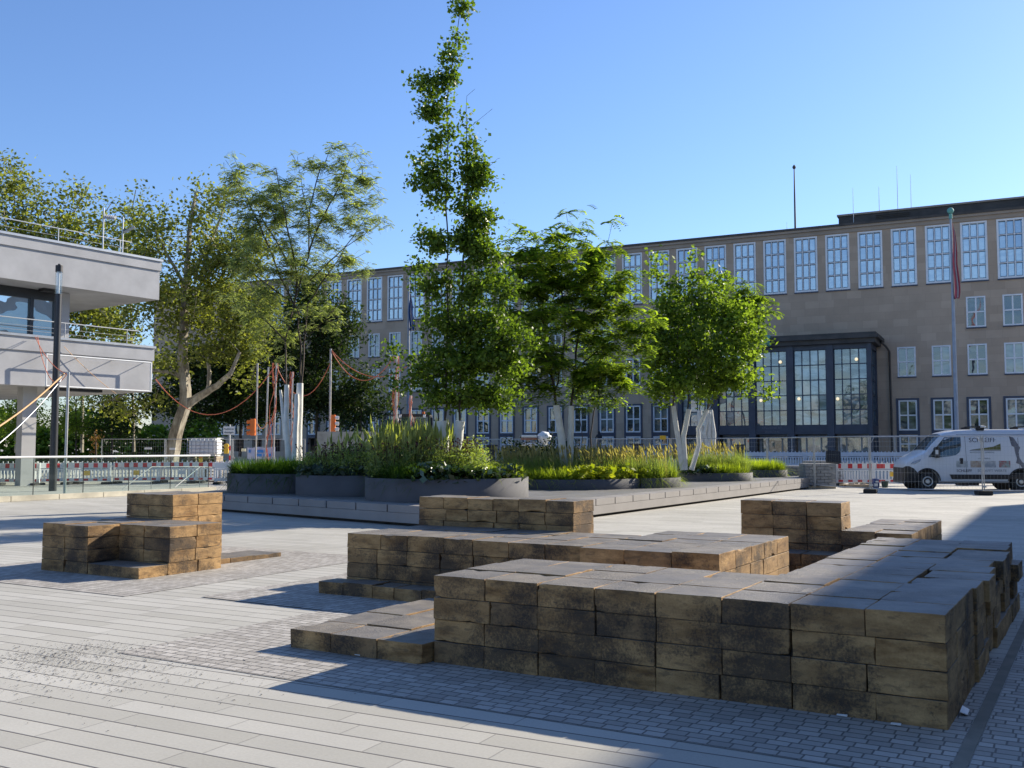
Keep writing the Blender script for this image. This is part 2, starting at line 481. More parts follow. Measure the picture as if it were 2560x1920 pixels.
M['deck'] = simple('deck_boards', (0.30, 0.285, 0.27), 0.6, 0, 0.12, 0.7, 0.1)
M['deck_edge'] = simple('deck_edge_boards', (0.265, 0.248, 0.235), 0.65, 0, 0.1, 1.5, 0.15)
M['gap'] = simple('dark_gap', (0.05, 0.045, 0.04), 0.9)
M['planter'] = simple('dark_coated_steel', (0.105, 0.105, 0.11), 0.8, 0.0, 0.16, 1.1, 0.0, 0.25)
M['soil'] = simple('planting_soil', (0.045, 0.032, 0.022), 0.95, 0, 0.3, 8, 0.6)
M['whitewash'] = simple('tree_whitewash', (0.70, 0.69, 0.64), 0.8, 0, 0.12, 5, 0.4)
M['bark'] = bark_mat('dark_bark', (0.035, 0.025, 0.018), (0.09, 0.07, 0.05))
M['plane_bark'] = bark_mat('plane_tree_bark', (0.16, 0.13, 0.09), (0.42, 0.38, 0.29), 3)
M['clear'] = clear_glass('balustrade_glass')
M['lamp_glass'] = clear_glass('lamp_cylinder_glass', (0.9, 0.93, 0.95), 0.2)
M['copper'] = simple('verdigris_copper', (0.13, 0.34, 0.28), 0.7, 0, 0.25, 4)
M['leaf_dark'] = leaf_mat('ginkgo_leaf', (0.028, 0.058, 0.013), (0.18, 0.26, 0.042), 0.45, 0.4)
M['leaf_sophora'] = leaf_mat('feathery_leaf', (0.13, 0.17, 0.09), (0.42, 0.46, 0.27), 0.48, 0.5)
M['leaf_bright'] = leaf_mat('bright_compound_leaf', (0.065, 0.115, 0.022), (0.35, 0.44, 0.075), 0.58, 0.4)
M['leaf_mid'] = leaf_mat('mid_green_leaf', (0.045, 0.085, 0.018), (0.25, 0.335, 0.06), 0.54, 0.45)
M['leaf_plane'] = leaf_mat('plane_leaf', (0.055, 0.075, 0.022), (0.30, 0.31, 0.09), 0.48, 0.5)
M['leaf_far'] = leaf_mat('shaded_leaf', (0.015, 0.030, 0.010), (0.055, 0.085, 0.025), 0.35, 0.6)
M['grass_dk'] = leaf_mat('dark_green_grass', (0.02, 0.055, 0.010), (0.09, 0.16, 0.025), 0.4, 0.45)
M['grass_yel'] = leaf_mat('yellow_green_grass', (0.11, 0.17, 0.02), (0.44, 0.50, 0.07), 0.45, 0.45)
M['grass_pale'] = leaf_mat('olive_fountain_grass', (0.08, 0.125, 0.035), (0.34, 0.40, 0.16), 0.45, 0.5)
M['plume'] = leaf_mat('pale_grass_plume', (0.33, 0.27, 0.16), (0.52, 0.45, 0.29), 0.4, 0.8)
M['spike'] = leaf_mat('pale_green_spike', (0.24, 0.28, 0.11), (0.50, 0.52, 0.26), 0.35, 0.7)
M['purple'] = leaf_mat('purple_brown_seed_head', (0.05, 0.022, 0.03), (0.20, 0.10, 0.13), 0.2, 0.8)
M['bergenia'] = leaf_mat('glossy_dark_leaf', (0.012, 0.028, 0.010), (0.06, 0.10, 0.028), 0.2, 0.22, spec=0.7)
M['hosta'] = leaf_mat('blue_green_leaf', (0.03, 0.05, 0.035), (0.11, 0.15, 0.10), 0.25, 0.4)
M['hosta_y'] = leaf_mat('golden_leaf', (0.18, 0.24, 0.02), (0.50, 0.50, 0.05), 0.35, 0.4)
M['brown_leaf'] = leaf_mat('dead_brown_leaf', (0.10, 0.05, 0.02), (0.25, 0.14, 0.07), 0.3, 0.8)
# ------------------------------------------------------------------ ground
mb = MB()
ys = [-250, -60, -10, 0, 10, 20, 30, 40, 47, 49, 51, 53, 56, 60, 80, 120, 200, 600]
xs = [-500, -120, -60, -30, 0, 30, 60, 120, 500]
for yv in ys:
    for xv in xs: mb.v.append((xv, yv, ground_z(yv)))
for j in range(len(ys)-1):
    for i in range(len(xs)-1):
        a = j*len(xs)+i
        mb.f.append((a, a+1, a+1+len(xs), a+len(xs))); mb.sm.append(False)
mb.build('plaza_paving', M['pave'], kind='structure')

BA = math.radians(30.0)
UU = Vector((math.cos(BA), -math.sin(BA), 0)); VV = Vector((math.sin(BA+.022), math.cos(BA+.022), 0))
def sheet(name, O, u0, u1, v0, v1, z, mat):
    m = MB()
    pts = [O+UU*u0+VV*v0, O+UU*u1+VV*v0, O+UU*u1+VV*v1, O+UU*u0+VV*v1]
    m.add([(p.x, p.y, z) for p in pts], [(0,1,2,3)])
    return m.build(name, mat, kind='structure')
OA = P(1082.6, 1656.6)        # front left foot of the big block bench
OM = Vector((-1.83, 10.95, 0)) * 1.01
OR = Vector((2.76, 11.9, 0)) * 1.005
OL = P(102.7, 1425)
sheet('sett_paving', OA, -2.3, 3.62, -0.95, 2.3, 0.004, M['sett'])
sheet('sett_paving', OA, 3.70, 6.2, -0.95, 8.0, 0.004, M['sett'])
sheet('mortar_strip', OA, 3.625, 3.695, -0.95, 8.0, 0.005, simple('mortar', (.20,.185,.15), .9, 0, .2, 6))
sheet('sett_paving', OM, -1.0, 5.2, -1.15, 2.9, 0.008, M['sett'])
sheet('sett_paving', OR, -1.0, 3.0, -1.0, 3.2, 0.012, M['sett'])
sheet('sett_paving', OL, -1.0, 2.9, -1.0, 3.4, 0.004, M['sett'])

# ------------------------------------------------------------------ stone block benches
def stone_geo(mbv, c, du, dv, dz, rnd, chip=0.0028):
    """one rough sawn sandstone block, slightly out of true, chipped edges"""
    bm = bmesh.new()
    bmesh.ops.create_cube(bm, size=1.0)
    for v in bm.verts:
        v.co = Vector((v.co.x*du + rnd.uniform(-.002,.002), v.co.y*dv + rnd.uniform(-.002,.002), v.co.z*dz + rnd.uniform(-.001,.001)))
    bmesh.ops.bevel(bm, geom=list(bm.edges), offset=0.0035, segments=1, affect='EDGES')
    long = [e for e in bm.edges if e.calc_length() > 0.05]
    bmesh.ops.subdivide_edges(bm, edges=long, cuts=5, use_grid_fill=True)
    ang = rnd.uniform(-0.004, 0.004)
    ca, sa = math.cos(ang), math.sin(ang)
    idx = {}
    vs = []
    ph = rnd.uniform(0, 50)
    from mathutils import noise
    for i, v in enumerate(bm.verts):
        idx[v] = i
        q = v.co.copy()
        nz = noise.noise_vector(q*9 + Vector((ph, ph*2, 0)))
        onedge = (abs(abs(q.x)-du/2) < .012) + (abs(abs(q.y)-dv/2) < .012) + (abs(abs(q.z)-dz/2) < .012)
        k = chip * (1.5 if onedge >= 2 else 0.7)
        q += Vector((nz.x*k, nz.y*k, nz.z*k*0.55))
        if onedge >= 2:
            b = noise.noise(q*5 + Vector((ph, 0, ph)))
            if b > 0.5:
                q -= Vector((math.copysign(.03*(b-.3), q.x), math.copysign(.03*(b-.3), q.y), math.copysign(.03*(b-.3), q.z)))
        q = Vector((q.x*ca - q.y*sa, q.x*sa + q.y*ca, q.z))
        vs.append(c + UU*q.x + VV*q.y + Vector((0,0,q.z)))
    fs = [tuple(idx[v] for v in f.verts) for f in bm.faces]
    bm.free()
    mbv.add(vs, fs)

def bench(label, O, boxes, limit=95, seed=1):
    """boxes: (u0,u1,v0,v1,z0,z1, nu,nv,nz, rough_right)"""
    rnd = random.Random(seed)
    root = empty('stone_bench', O, label, 'bench', 'stone block benches on the plaza')
    cells = []
    for bi, (u0,u1,v0,v1,z0,z1,nu,nv,nz,rr) in enumerate(boxes):
        dz = (z1-z0)/nz
        for k in range(nz):
            # joints wander from course to course
            cu = [u0+(u1-u0)*i/nu + (rnd.choice((0,0,.008,-.01,0,.05,rnd.uniform(-.015,.015))) if 0<i<nu else 0) for i in range(nu+1)]
            cv = [v0+(v1-v0)*i/nv + (rnd.choice((0,0,.01,-.012,.04,-.04)) if 0<i<nv else 0) for i in range(nv+1)]
            j0 = 0
            for i in range(nu):
                for j in range(nv):
                    top = k == nz-1
                    edge = i in (0, nu-1) or j in (0, nv-1)
                    if not (top or edge): continue
                    a0, a1, b0, b1 = cu[i], cu[i+1], cv[j], cv[j+1]
                    gp = 0.0028
                    du, dv = a1-a0-2*gp, b1-b0-2*gp
                    c = O + UU*((a0+a1)/2) + VV*((b0+b1)/2) + Vector((0,0,z0+dz*(k+.5)))
                    if edge and not top: 
                        c = c + UU*rnd.uniform(-.004,.004) + VV*rnd.uniform(-.004,.004)
                    if rr and i == nu-1 and (bi > 0 and j > 0): c = c + UU*rnd.choice((-.05,-.03,-.015,0,0,.015,.035))
                    if j == 0: c = c + VV*rnd.uniform(-.007,.003)
                    zt = rnd.choice((0, 0, 0, .003, .006, -.004, .010)) if top else 0
                    pr = (3 if j == 0 else 0) + (2 if i == nu-1 else 0) + (2.5 if top else 0)
                    cells.append((-pr, rnd.random(), c+Vector((0,0,zt/2)), du, dv, dz-0.004+zt))
    cells.sort(key=lambda c: (c[0], c[1]))
    for n, (p_, r_, c, du, dv, dz) in enumerate(cells[:limit]):
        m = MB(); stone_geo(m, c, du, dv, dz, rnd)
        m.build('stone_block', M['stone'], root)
    if len(cells) > limit:
        m = MB()
        for (p_, r_, c, du, dv, dz) in cells[limit:]: stone_geo(m, c, du, dv, dz, rnd)
        m.build('rear_stones', M['stone'], root, kind='stuff')
    m = MB()
    for (u0,u1,v0,v1,z0,z1,nu,nv,nz,rr) in boxes:
        i = 0.06
        pts = [O+UU*(u0+i)+VV*(v0+i), O+UU*(u1-i)+VV*(v0+i), O+UU*(u1-i)+VV*(v1-i), O+UU*(u0+i)+VV*(v1-i)]
        m.prism([(p.x, p.y) for p in pts], z0+.001, z1-0.07 if z1-z0 > .2 else z1-.05)
    m.build('rubble_core', M['gap'], root)
    return root

bench('big L-shaped stone block bench nearest the camera, low slab step at its left end', OA, [
    (0.0, 3.53, 0.0, 1.32, 0, 0.645, 8, 3, 4, True),
    (2.22, 3.55, 1.325, 4.93, 0, 0.645, 3, 8, 4, True),
    (-1.3, -0.01, -0.12, 1.75, 0, 0.152, 3, 4, 1, False)], seed=3)
bench('long middle bench of brown stone blocks with raised back row and front step', OM, [
    (0.0, 2.93, 0.0, 1.40, 0, 0.64, 7, 3, 4, False),
    (2.94, 4.33, -0.10, 2.12, 0, 0.64, 3, 5, 4, False),
    (-0.05, 2.10, 1.41, 1.93, 0, 0.985, 6, 1, 7, False),
    (-0.12, 1.6, -0.32, -0.01, 0, 0.14, 5, 1, 1, False)], seed=5)
bench('stone block bench at the right behind the big one, tall back, low arm', OR, [
    (0.0, 1.18, 0.0, 0.48, 0, 0.955, 3, 1, 6, False),
    (1.19, 1.95, -0.08, 2.2, 0, 0.64, 2, 5, 4, False),
    (-0.02, 1.18, -0.45, -0.01, 0, 0.40, 3, 1, 3, False)], seed=8)
bench('stone block bench standing alone at the left, recessed seat and tall back block', OL, [
    (0.0, 0.92, 0.0, 1.30, 0, 0.605, 2, 3, 4, False),
    (0.93, 1.88, 0.45, 1.30, 0, 0.605, 2, 2, 4, False),
    (0.93, 1.88, 0.0, 0.44, 0, 0.14, 1, 1, 1, False),
    (-0.04, 0.92, 1.31, 2.20, 0, 0.945, 2, 2, 6, False),
    (0.93, 1.55, 1.31, 2.75, 0, 0.065, 1, 3, 1, False)], seed=11)

# paper scraps and chips lying along the foot of the big bench
def scrap(name, c, L, W, h, ang, label, mat):
    m = MB(); T = Matrix.Translation(c) @ Matrix.Rotation(ang, 4, 'Z')
    m.add([T @ Vector(p) for p in ((-L/2,-W/2,.002),(L/2,-W/2,.001),(L/2,W/2,h),(-L/2,W/2,h*.6),(-L/2,-W/2,.006),(L/2,-W/2,.006),(L/2,W/2,h+.005),(-L/2,W/2,h*.6+.005))],
          [(0,3,2,1),(4,5,6,7),(0,1,5,4),(1,2,6,5),(2,3,7,6),(3,0,4,7)])
    m.build(name, mat, label=label, cat='litter', group='litter at the foot of the benches')
scrap('paper_scrap', P(2404, 1781, .012)+Vector((.02,0,0)), .13, .04, .02, math.radians(60), 'folded white paper strip on the setts at the right foot of the big bench', M['white_pl'])
scrap('paper_scrap', P(2240, 1812, .012), .055, .018, .006, -.5, 'small white scrap below the right end of the big bench front', M['white_pl'])
scrap('paper_scrap', P(2105, 1790, .012), .06, .012, .006, -.5, 'thin pale scrap below the seventh column of stones of the big bench', M['white_pl'])
scrap('paper_scrap', P(895, 1638, .012), .05, .02, .006, -.5, 'tiny white scrap in front of the low slab at the left of the big bench', M['white_pl'])

# dark crumbs of dirt swept over the slabs at the left front
n = 2700
c0 = P(215, 1655); rr_ = RNG.normal(size=(n, 2))
cen = [(P(120,1640),.30,.22),(P(230,1665),.42,.20),(P(270,1625),.30,.16),(P(170,1700),.75,.38),(P(420,1690),.85,.42)]
wts = np.array([.28,.27,.12,.2,.13]); pick = RNG.choice(len(cen), n, p=wts)
Vs = []
for i in range(n):
    c, a, b = cen[pick[i]]
    x = c.x + rr_[i,0]*a*.8; y = c.y + rr_[i,1]*b*1.1
    r = abs(RNG.normal())*.0038+.002; t = RNG.uniform(0, 6.28)
    p = [Vector((x+math.cos(t+k*2.1)*r*RNG.uniform(.6,1.6), y+math.sin(t+k*2.1)*r, .0045)) for k in range(3)]
    q = Vector((x, y, .0045+r*.45))
    for k in range(3): Vs += [p[k], p[(k+1)%3], q]
np_mesh('dirt_crumbs', np.array([tuple(v) for v in Vs]), 3, simple('dark_dirt', (0.20,0.19,0.175), .95), label='dark dirt crumbs scattered on the paving slabs', cat='dirt', kind='stuff')

# ------------------------------------------------------------------ deck platform
DZ = 0.42
C0 = Vector((-0.53, 18.55, 0))
eL = Vector((-.745, .667, 0)).normalized(); eR = Vector((.525, .851, 0)).normalized()
Lend = C0 + eL*10.9; Rend = C0 + eR*25.0
nL = Vector((-eL.y, eL.x, 0)); nR = Vector((eR.y, -eR.x, 0))       # outward normals
if nL.y > 0: nL = -nL
if nR.x < 0: nR = -nR
deck = empty('deck_platform', C0, 'low grey board platform with stepped edge carrying the planters', 'platform')
inset = 0.62
def corner(off):
    # intersection of both edges moved inwards by off
    a = C0 - nL*off; b = C0 - nR*off
    # a + s eL = b + t eR
    det = eL.x*(-eR.y) - (-eR.x)*eL.y
    dx, dy = b.x-a.x, b.y-a.y
    s_ = (dx*(-eR.y) - (-eR.x)*dy)/det
    return a + eL*s_
ci = corner(inset)
mb = MB()
back = [Rend - nR*inset + Vector((-9, 4, 0)), Lend - nL*inset + Vector((2, 12, 0))]
mb.prism([(p.x, p.y) for p in (ci, Rend-nR*inset, back[0], back[1], Lend-nL*inset)], 0.02, DZ-0.022)
ci2 = corner(.12)
mb.prism([(p.x, p.y) for p in (ci2, Rend-nR*.12, back[0], back[1], Lend-nL*.12)], 0.02, DZ-.165)
mb.build('deck_body', M['gap'], deck)
# top boards running parallel to the right edge
mb = MB()
notch = 0.55
W_ = 0.6
# rows of deck boards beyond the notched edge strip
def deckpoly(off0, off1, e, n_, length, z0, z1, gap_, first=0.0, pitch=1.01, gw=0.045, endcut=0.0):
    k = 0; a = first
    while a < length:
        b = min(a+pitch, length)
        s0 = a + gw/2 if a > 0 else a + endcut
        s1 = b - gw/2
        base = C0
        p = [base+e*s0-n_*off0, base+e*s1-n_*off0, base+e*s1-n_*off1, base+e*s0-n_*off1]
        mb.prism([(q.x, q.y) for q in p], z0, z1)
        a = b
notchd = 0.5
deckpoly(0.0, notchd, eL, nL, 10.9, DZ-.15, DZ, True, first=0.73-0.02, pitch=1.02)
deckpoly(0.0, notchd, eR, nR, 25.0, DZ-.15, DZ, True, first=0.62, pitch=1.01)
# corner piece
cn = corner(notchd)
q0 = C0+eL*.69; q1 = C0+eR*.60
mb.prism([(p.x, p.y) for p in (C0, q1, q1-nR*notchd, cn, q0-nL*notchd, q0)], DZ-.15, DZ)
mb.build('edge_boards', M['deck_edge'], deck, bevel=0.006)
mb = MB()
for e, n_, L_ in ((eL, nL, 10.9), (eR, nR, 25.0)):
    p = [C0+e*0.0-n_*.006, C0+e*L_-n_*.006, C0+e*L_-n_*.1, corner(.1)]
    mb.prism([(q.x, q.y) for q in p], 0.065, DZ-.156)
mb.build('riser_boards', M['deck_edge'], deck)
mb = MB()
c2 = corner(notchd+.004)
mb.prism([(p.x, p.y) for p in (c2, Rend-nR*(notchd+.004), back[0], back[1], Lend-nL*(notchd+.004))], DZ-.02, DZ)
mdk = paving('deck_top_boards', math.radians(0)-math.atan2(eR.y, eR.x), 2.4, 0.145, 0.006, (0.17,0.165,0.16), (0.245,0.235,0.225), (0.05,0.05,0.05), .6, .2, .55)
mb.build('deck_top', mdk, deck)
# masonry foot under the far end
mb = MB()
for a0, a1 in ((20.6, 22.6), (22.62, 24.4)):
    p = [C0+eR*a0-nR*.2, C0+eR*a1-nR*.2, C0+eR*a1-nR*.5, C0+eR*a0-nR*.5]
    mb.prism([(q.x,q.y) for q in p], -.25, 0.05)
mb.build('foot_stones', M['concrete'], deck)

# ------------------------------------------------------------------ planters
def planter(label, circles, h, z0=DZ):
    """wall of steel sheet following merged circles"""
    cx_ = sum(c[0] for c in circles)/len(circles); cy_ = sum(c[1] for c in circles)/len(circles)
    root = empty('planter', (cx_, cy_, z0), label, 'planter', 'dark steel planters on the deck')
    m = MB(); s_ = MB()
    for (x, y, r) in circles:
        N = 72
        keep = []
        for k in range(N):
            a = 2*math.pi*(k+.5)/N
            pm = (x+math.cos(a)*r, y+math.sin(a)*r)
            inside = any((pm[0]-x2)**2+(pm[1]-y2)**2 < (r2-.01)**2 for (x2,y2,r2) in circles if (x2,y2,r2) != (x,y,r))
            keep.append(not inside)
        for k in range(N):
            if not keep[k]: continue
            a, b = 2*math.pi*k/N, 2*math.pi*(k+1)/N
            ro, ri = r, r-.035
            pts = [(x+math.cos(t)*q, y+math.sin(t)*q) for t, q in ((a,ro),(b,ro),(b,ri),(a,ri))]
            vs = [(p[0],p[1],z0+.002) for p in pts]+[(p[0],p[1],z0+h) for p in pts]
            m.add([vs[0],vs[1],vs[5],vs[4]], [(0,1,2,3)], True)
            m.add([vs[2],vs[3],vs[7],vs[6]], [(0,1,2,3)], True)
            m.add([vs[4],vs[5],vs[6],vs[7]], [(0,1,2,3)], False)
        s_.add([(x+math.cos(2*math.pi*k/40)*(r-.03), y+math.sin(2*math.pi*k/40)*(r-.03), z0+h-.06-.002*len(s_.f)) for k in range(40)], [tuple(range(40))])
    wo = m.build('steel_wall', M['planter'], root)
    bm = bmesh.new(); bm.from_mesh(wo.data); bmesh.ops.remove_doubles(bm, verts=bm.verts, dist=.0005); bm.to_mesh(wo.data); bm.free()
    s_.build('soil', M['soil'], root)
    return root
PL1 = [(-6.15, 26.35, 1.42)]
PL2 = [(-3.95, 24.95, 1.5)]
PL3 = [(-1.5, 22.75, 1.88)]
PL4 = [(1.6, 29.5, 2.35), (3.72, 29.8, 1.38)]
PL5 = [(7.2, 35.3, 1.4)]
PL6 = [(10.0, 39.5, 1.02)]
planter('leftmost round steel planter with dark green grass hanging over its rim', PL1, .5)
planter('round steel planter between the leftmost and the big front planter', PL2, .5)
planter('big round steel planter nearest the camera, with glossy dark leaves on top', PL3, .5)
planter('long low steel planter with golden leaves behind the big front planter', PL4, .285)
planter('small round low planter second from the far right end of the deck', PL5, .285)
planter('smallest round planter at the far right end of the deck', PL6, .285)

# ------------------------------------------------------------------ vegetation generators
def in_circ(circ, n, rng, cond=None, shrink=.17):
    out = []
    areas = np.array([c[2]**2 for c in circ]); areas = areas/areas.sum()
    while len(out) < n:
        c = circ[rng.choice(len(circ), p=areas)]
        a = rng.uniform(0, 2*math.pi); r = math.sqrt(rng.uniform())*(c[2]-shrink)
        p = (c[0]+math.cos(a)*r, c[1]+math.sin(a)*r)
        if cond is None or cond(p[0], p[1]): out.append(p)
    return np.array(out)
def blades(name, pts, z, L, W, mat, label, cat, lean=0.45, droop=0.5, tufts=None, clumps=14, seed=0, out=None):
    """arching grass blades in tufts; pts = tuft centres"""
    r = np.random.default_rng(seed)
    n = len(pts)*clumps
    base = np.repeat(pts, clumps, axis=0) + r.normal(0, .035, (n, 2))
    az = r.uniform(0, 2*np.pi, n); ln = L*r.uniform(.6, 1.15, n); le = np.abs(r.normal(0, lean, n))+.08
    d = np.stack([np.cos(az), np.sin(az)], 1)
    if out is not None:
        d = d*0.7 + (out(base)*.8); d /= np.linalg.norm(d, axis=1, keepdims=True)+1e-6
    side = np.stack([-d[:,1], d[:,0]], 1)
    tt = np.array([0, .35, .7, 1.0]); wd = np.array([1, .9, .55, .08])*W/2
    tuft_t = np.repeat(r.uniform(0, .55, len(pts)), clumps)
    tint = np.clip(tuft_t + r.uniform(0, .5, n), 0, 1)
    rows = []
    for k in range(4):
        t = tt[k]
        hor = np.sin(le)*t*ln + droop*le*(t**2)*ln*.6
        ver = np.cos(le)*t*ln - droop*(t**2.3)*ln*le*.9
        c = np.concatenate([base + d*hor[:,None], (z+ver)[:,None]], 1)
        s3 = np.concatenate([side*wd[k], np.zeros((n,1))], 1)
        rows.append((c-s3, c+s3))
    Vq = []
    for k in range(3):
        Vq.append(np.stack([rows[k][0], rows[k][1], rows[k+1][1], rows[k+1][0]], 1))
    V = np.concatenate(Vq, 0).reshape(-1, 3)
    return np_mesh(name, V, 4, mat, None, np.tile(tint, 3), label=label, cat=cat, kind='stuff')
def leafcloud(r, C, L, W, up=0.3, drop=0.0, jitter=1.0):
    """rhombic leaves at centres C -> (n*4,3)"""
    n = len(C)
    t = r.normal(size=(n,3)); t[:,2] = t[:,2]*.6 - drop
    t /= np.linalg.norm(t, axis=1, keepdims=True)+1e-9
    nn = r.normal(size=(n,3)); nn[:,2] += up*2
    b = np.cross(nn, t); b /= np.linalg.norm(b, axis=1, keepdims=True)+1e-9
    l = (L*r.uniform(.5,1.4,n))[:,None]/2; w_ = (W*r.uniform(.5,1.4,n))[:,None]/2
    nrm = np.cross(t, b)
    curl = nrm*l*.25
    return np.stack([C-t*l, C+b*w_+curl*.5, C+t*l, C-b*w_+curl*.5], 1).reshape(-1,3)
def leafmass(name, pts, z, H, L, W, mat, label, cat, per=20, up=.5, seed=0, spread=.12):
    r = np.random.default_rng(seed)
    n = len(pts)*per
    C = np.repeat(pts, per, axis=0) + r.normal(0, spread, (n,2))
    hf = np.repeat(r.uniform(.5, 1.2, len(pts)), per)*(1+.25*np.sin(C[:,0]*3.1+1)*np.cos(C[:,1]*2.3))
    zz = z + H*hf*r.uniform(0.1, 1, n)**.8
    C3 = np.concatenate([C, zz[:,None]], 1)
    V = leafcloud(r, C3, L, W, up, 0.1)
    tint = np.clip(np.repeat(r.uniform(0,.5,len(pts)), per)+r.uniform(0,.5,n), 0, 1)
    return np_mesh(name, V, 4, mat, None, tint, label=label, cat=cat, kind='stuff')
def spikes(name, pts, z, H, L, R_, mat, label, cat, seed=0, stem=True, lean=.2, bend=None):
    """flower spikes: spindle shaped heads on thin stems"""
    r = np.random.default_rng(seed); V = []; T = []
    for (x, y) in pts:
        h = H*r.uniform(.7, 1.15); l = L*r.uniform(.7,1.2); a = r.uniform(0, 6.28); le = abs(r.normal(0, lean))
        if bend is not None: a = bend + r.normal(0, .6)
        d = Vector((math.cos(a)*math.sin(le), math.sin(a)*math.sin(le), math.cos(le)))
        b0 = Vector((x, y, z)); p0 = b0 + d*h; tip = p0 + d*l + Vector((d.x,d.y,-.4))*l*.25*le*3
        s1 = Vector((.004,0,0)); tv = r.uniform()
        V += [b0-s1, b0+s1, p0+s1, p0-s1]; T.append(0)
        mid = (p0+tip)/2
        o = d.orthogonal().normalized(); o2 = d.cross(o)
        for k in range(3):
            an = k*math.pi/3; q = (o*math.cos(an)+o2*math.sin(an))*R_*r.uniform(.8,1.2)
            V += [p0, mid*.6+p0*.4+q, tip, mid*.6+p0*.4-q]; T.append(tv)
    return np_mesh(name, np.array([tuple(v) for v in V]), 4, mat, None, T, label=label, cat=cat, kind='stuff')

def dirn(circ):
    def f(b):
        c = np.array([circ[0][0], circ[0][1]]); d = b-c
        return d/(np.linalg.norm(d, axis=1, keepdims=True)+1e-6)
    return f
S5 = DZ+.5-.06; S3 = DZ+.285-.06
rg = np.random.default_rng(5)
blades('dark_green_grass', in_circ(PL1, 330, rg), S5, .52, .016, M['grass_dk'], 'dark green arching grass filling the leftmost planter', 'ornamental grass', clumps=26, seed=1, out=dirn(PL1), lean=.6, droop=.8)
blades('tall_green_grass', in_circ(PL2, 150, rg, lambda x,y: y > 25.0), S5, .75, .015, M['grass_pale'], 'tall olive grass at the back of the second planter', 'ornamental grass', clumps=22, seed=2)
leafmass('broad_leaf_plants', in_circ(PL2, 210, rg, lambda x,y: y < 25.3), S5-.02, .30, .19, .13, M['hosta'], 'blue-green broad leaves over the rim of the second planter', 'hosta', per=14, seed=3)
leafmass('herbaceous_plants', in_circ(PL2+[(-3.0,25.0,1.3)], 330, rg), S5, .62, .09, .035, M['grass_pale'], 'mixed olive perennials behind the second planter rim', 'perennial plant', per=40, seed=4, spread=.13)
spikes('seed_heads', in_circ(PL2+[(-3.6,25.0,1.2)], 330, rg), S5, .75, .05, .028, M['purple'], 'purple brown seed heads above the second planter', 'flower', seed=5, lean=.25)
# big front planter
blades('dark_green_grass', in_circ(PL3, 150, rg, lambda x,y: x < -2.0), S5, .46, .014, M['grass_dk'], 'fresh green grass tufts at the left of the big front planter', 'ornamental grass', clumps=30, seed=6, out=dirn(PL3), lean=.55, droop=.8)
leafmass('glossy_leaf_plants', in_circ(PL3, 300, rg, lambda x,y: x > -2.2 and x < .15 and y < 22.2), S5-.03, .30, .17, .14, M['bergenia'], 'glossy dark round leaves along the front rim of the big planter', 'bergenia', per=16, seed=7, up=.4)
blades('yellow_green_grass', in_circ(PL3, 130, rg, lambda x,y: x > -.55), S5, .36, .017, M['grass_yel'], 'yellow green grass tufts at the right rim of the big front planter', 'ornamental grass', clumps=34, seed=8, lean=.45, droop=.6)
leafmass('herbaceous_plants', in_circ(PL3, 480, rg, lambda x,y: x < -.7 and y > 21.9), S5, .74, .085, .032, M['grass_pale'], 'dense olive perennials in the middle of the big front planter', 'perennial plant', per=42, seed=9, spread=.13)
spikes('seed_heads', in_circ(PL3, 520, rg, lambda x,y: x < -.9 and y > 22.0), S5, .82, .05, .026, M['purple'], 'purple brown seed heads in the big front planter', 'flower', seed=10, lean=.25)
spikes('flower_spikes', in_circ(PL3, 260, rg, lambda x,y: x < -1.5 and y > 21.8), S5+.1, .85, .40, .034, M['spike'], 'tall pale green flower spikes rising from the big front planter', 'flower', seed=11, lean=.3)
spikes('flower_spikes', in_circ(PL2, 60, rg, lambda x,y: x > -4.6), S5+.1, .75, .38, .032, M['spike'], 'pale green flower spikes above the second planter', 'flower', seed=12, lean=.25)
# long planter
blades('yellow_green_grass', in_circ(PL4, 240, rg, lambda x,y: y < 28.3 and x < 2.0), S3, .42, .018, M['grass_yel'], 'yellow green grass along the rim of the long planter', 'ornamental grass', clumps=26, seed=13, lean=.6, droop=.8)
leafmass('golden_leaf_plants', in_circ(PL4, 120, rg, lambda x,y: y < 28.8 and x > 1.7 and x < 3.9), S3, .34, .18, .12, M['hosta_y'], 'golden yellow leaves along the rim of the long planter', 'hosta', per=18, seed=14)
blades('yellow_green_grass', in_circ(PL4, 150, rg, lambda x,y: x > 3.6), S3, .48, .018, M['grass_yel'], 'yellow green grass at the right end of the long planter', 'ornamental grass', clumps=26, seed=15, out=dirn([(3.7,29.8,1)]), lean=.6, droop=.8)
blades('fountain_grass', in_circ(PL4, 520, rg, lambda x,y: y > 28.2), S3, .80, .014, M['grass_pale'], 'olive fountain grass filling the long planter', 'ornamental grass', clumps=24, seed=16, lean=.4)
spikes('grass_plumes', in_circ(PL4, 900, rg, lambda x,y: y > 28.3), S3, .78, .20, .028, M['plume'], 'pale fluffy plumes of the fountain grass in the long planter', 'grass plumes', seed=17, lean=.32, bend=math.pi*.85)
leafmass('shrubby_plants', in_circ(PL4, 80, rg, lambda x,y: y > 30.2 and x < 2), S3+.3, .85, .11, .06, M['leaf_far'], 'dark leafy perennials at the back of the long planter', 'perennial plant', per=36, seed=18)
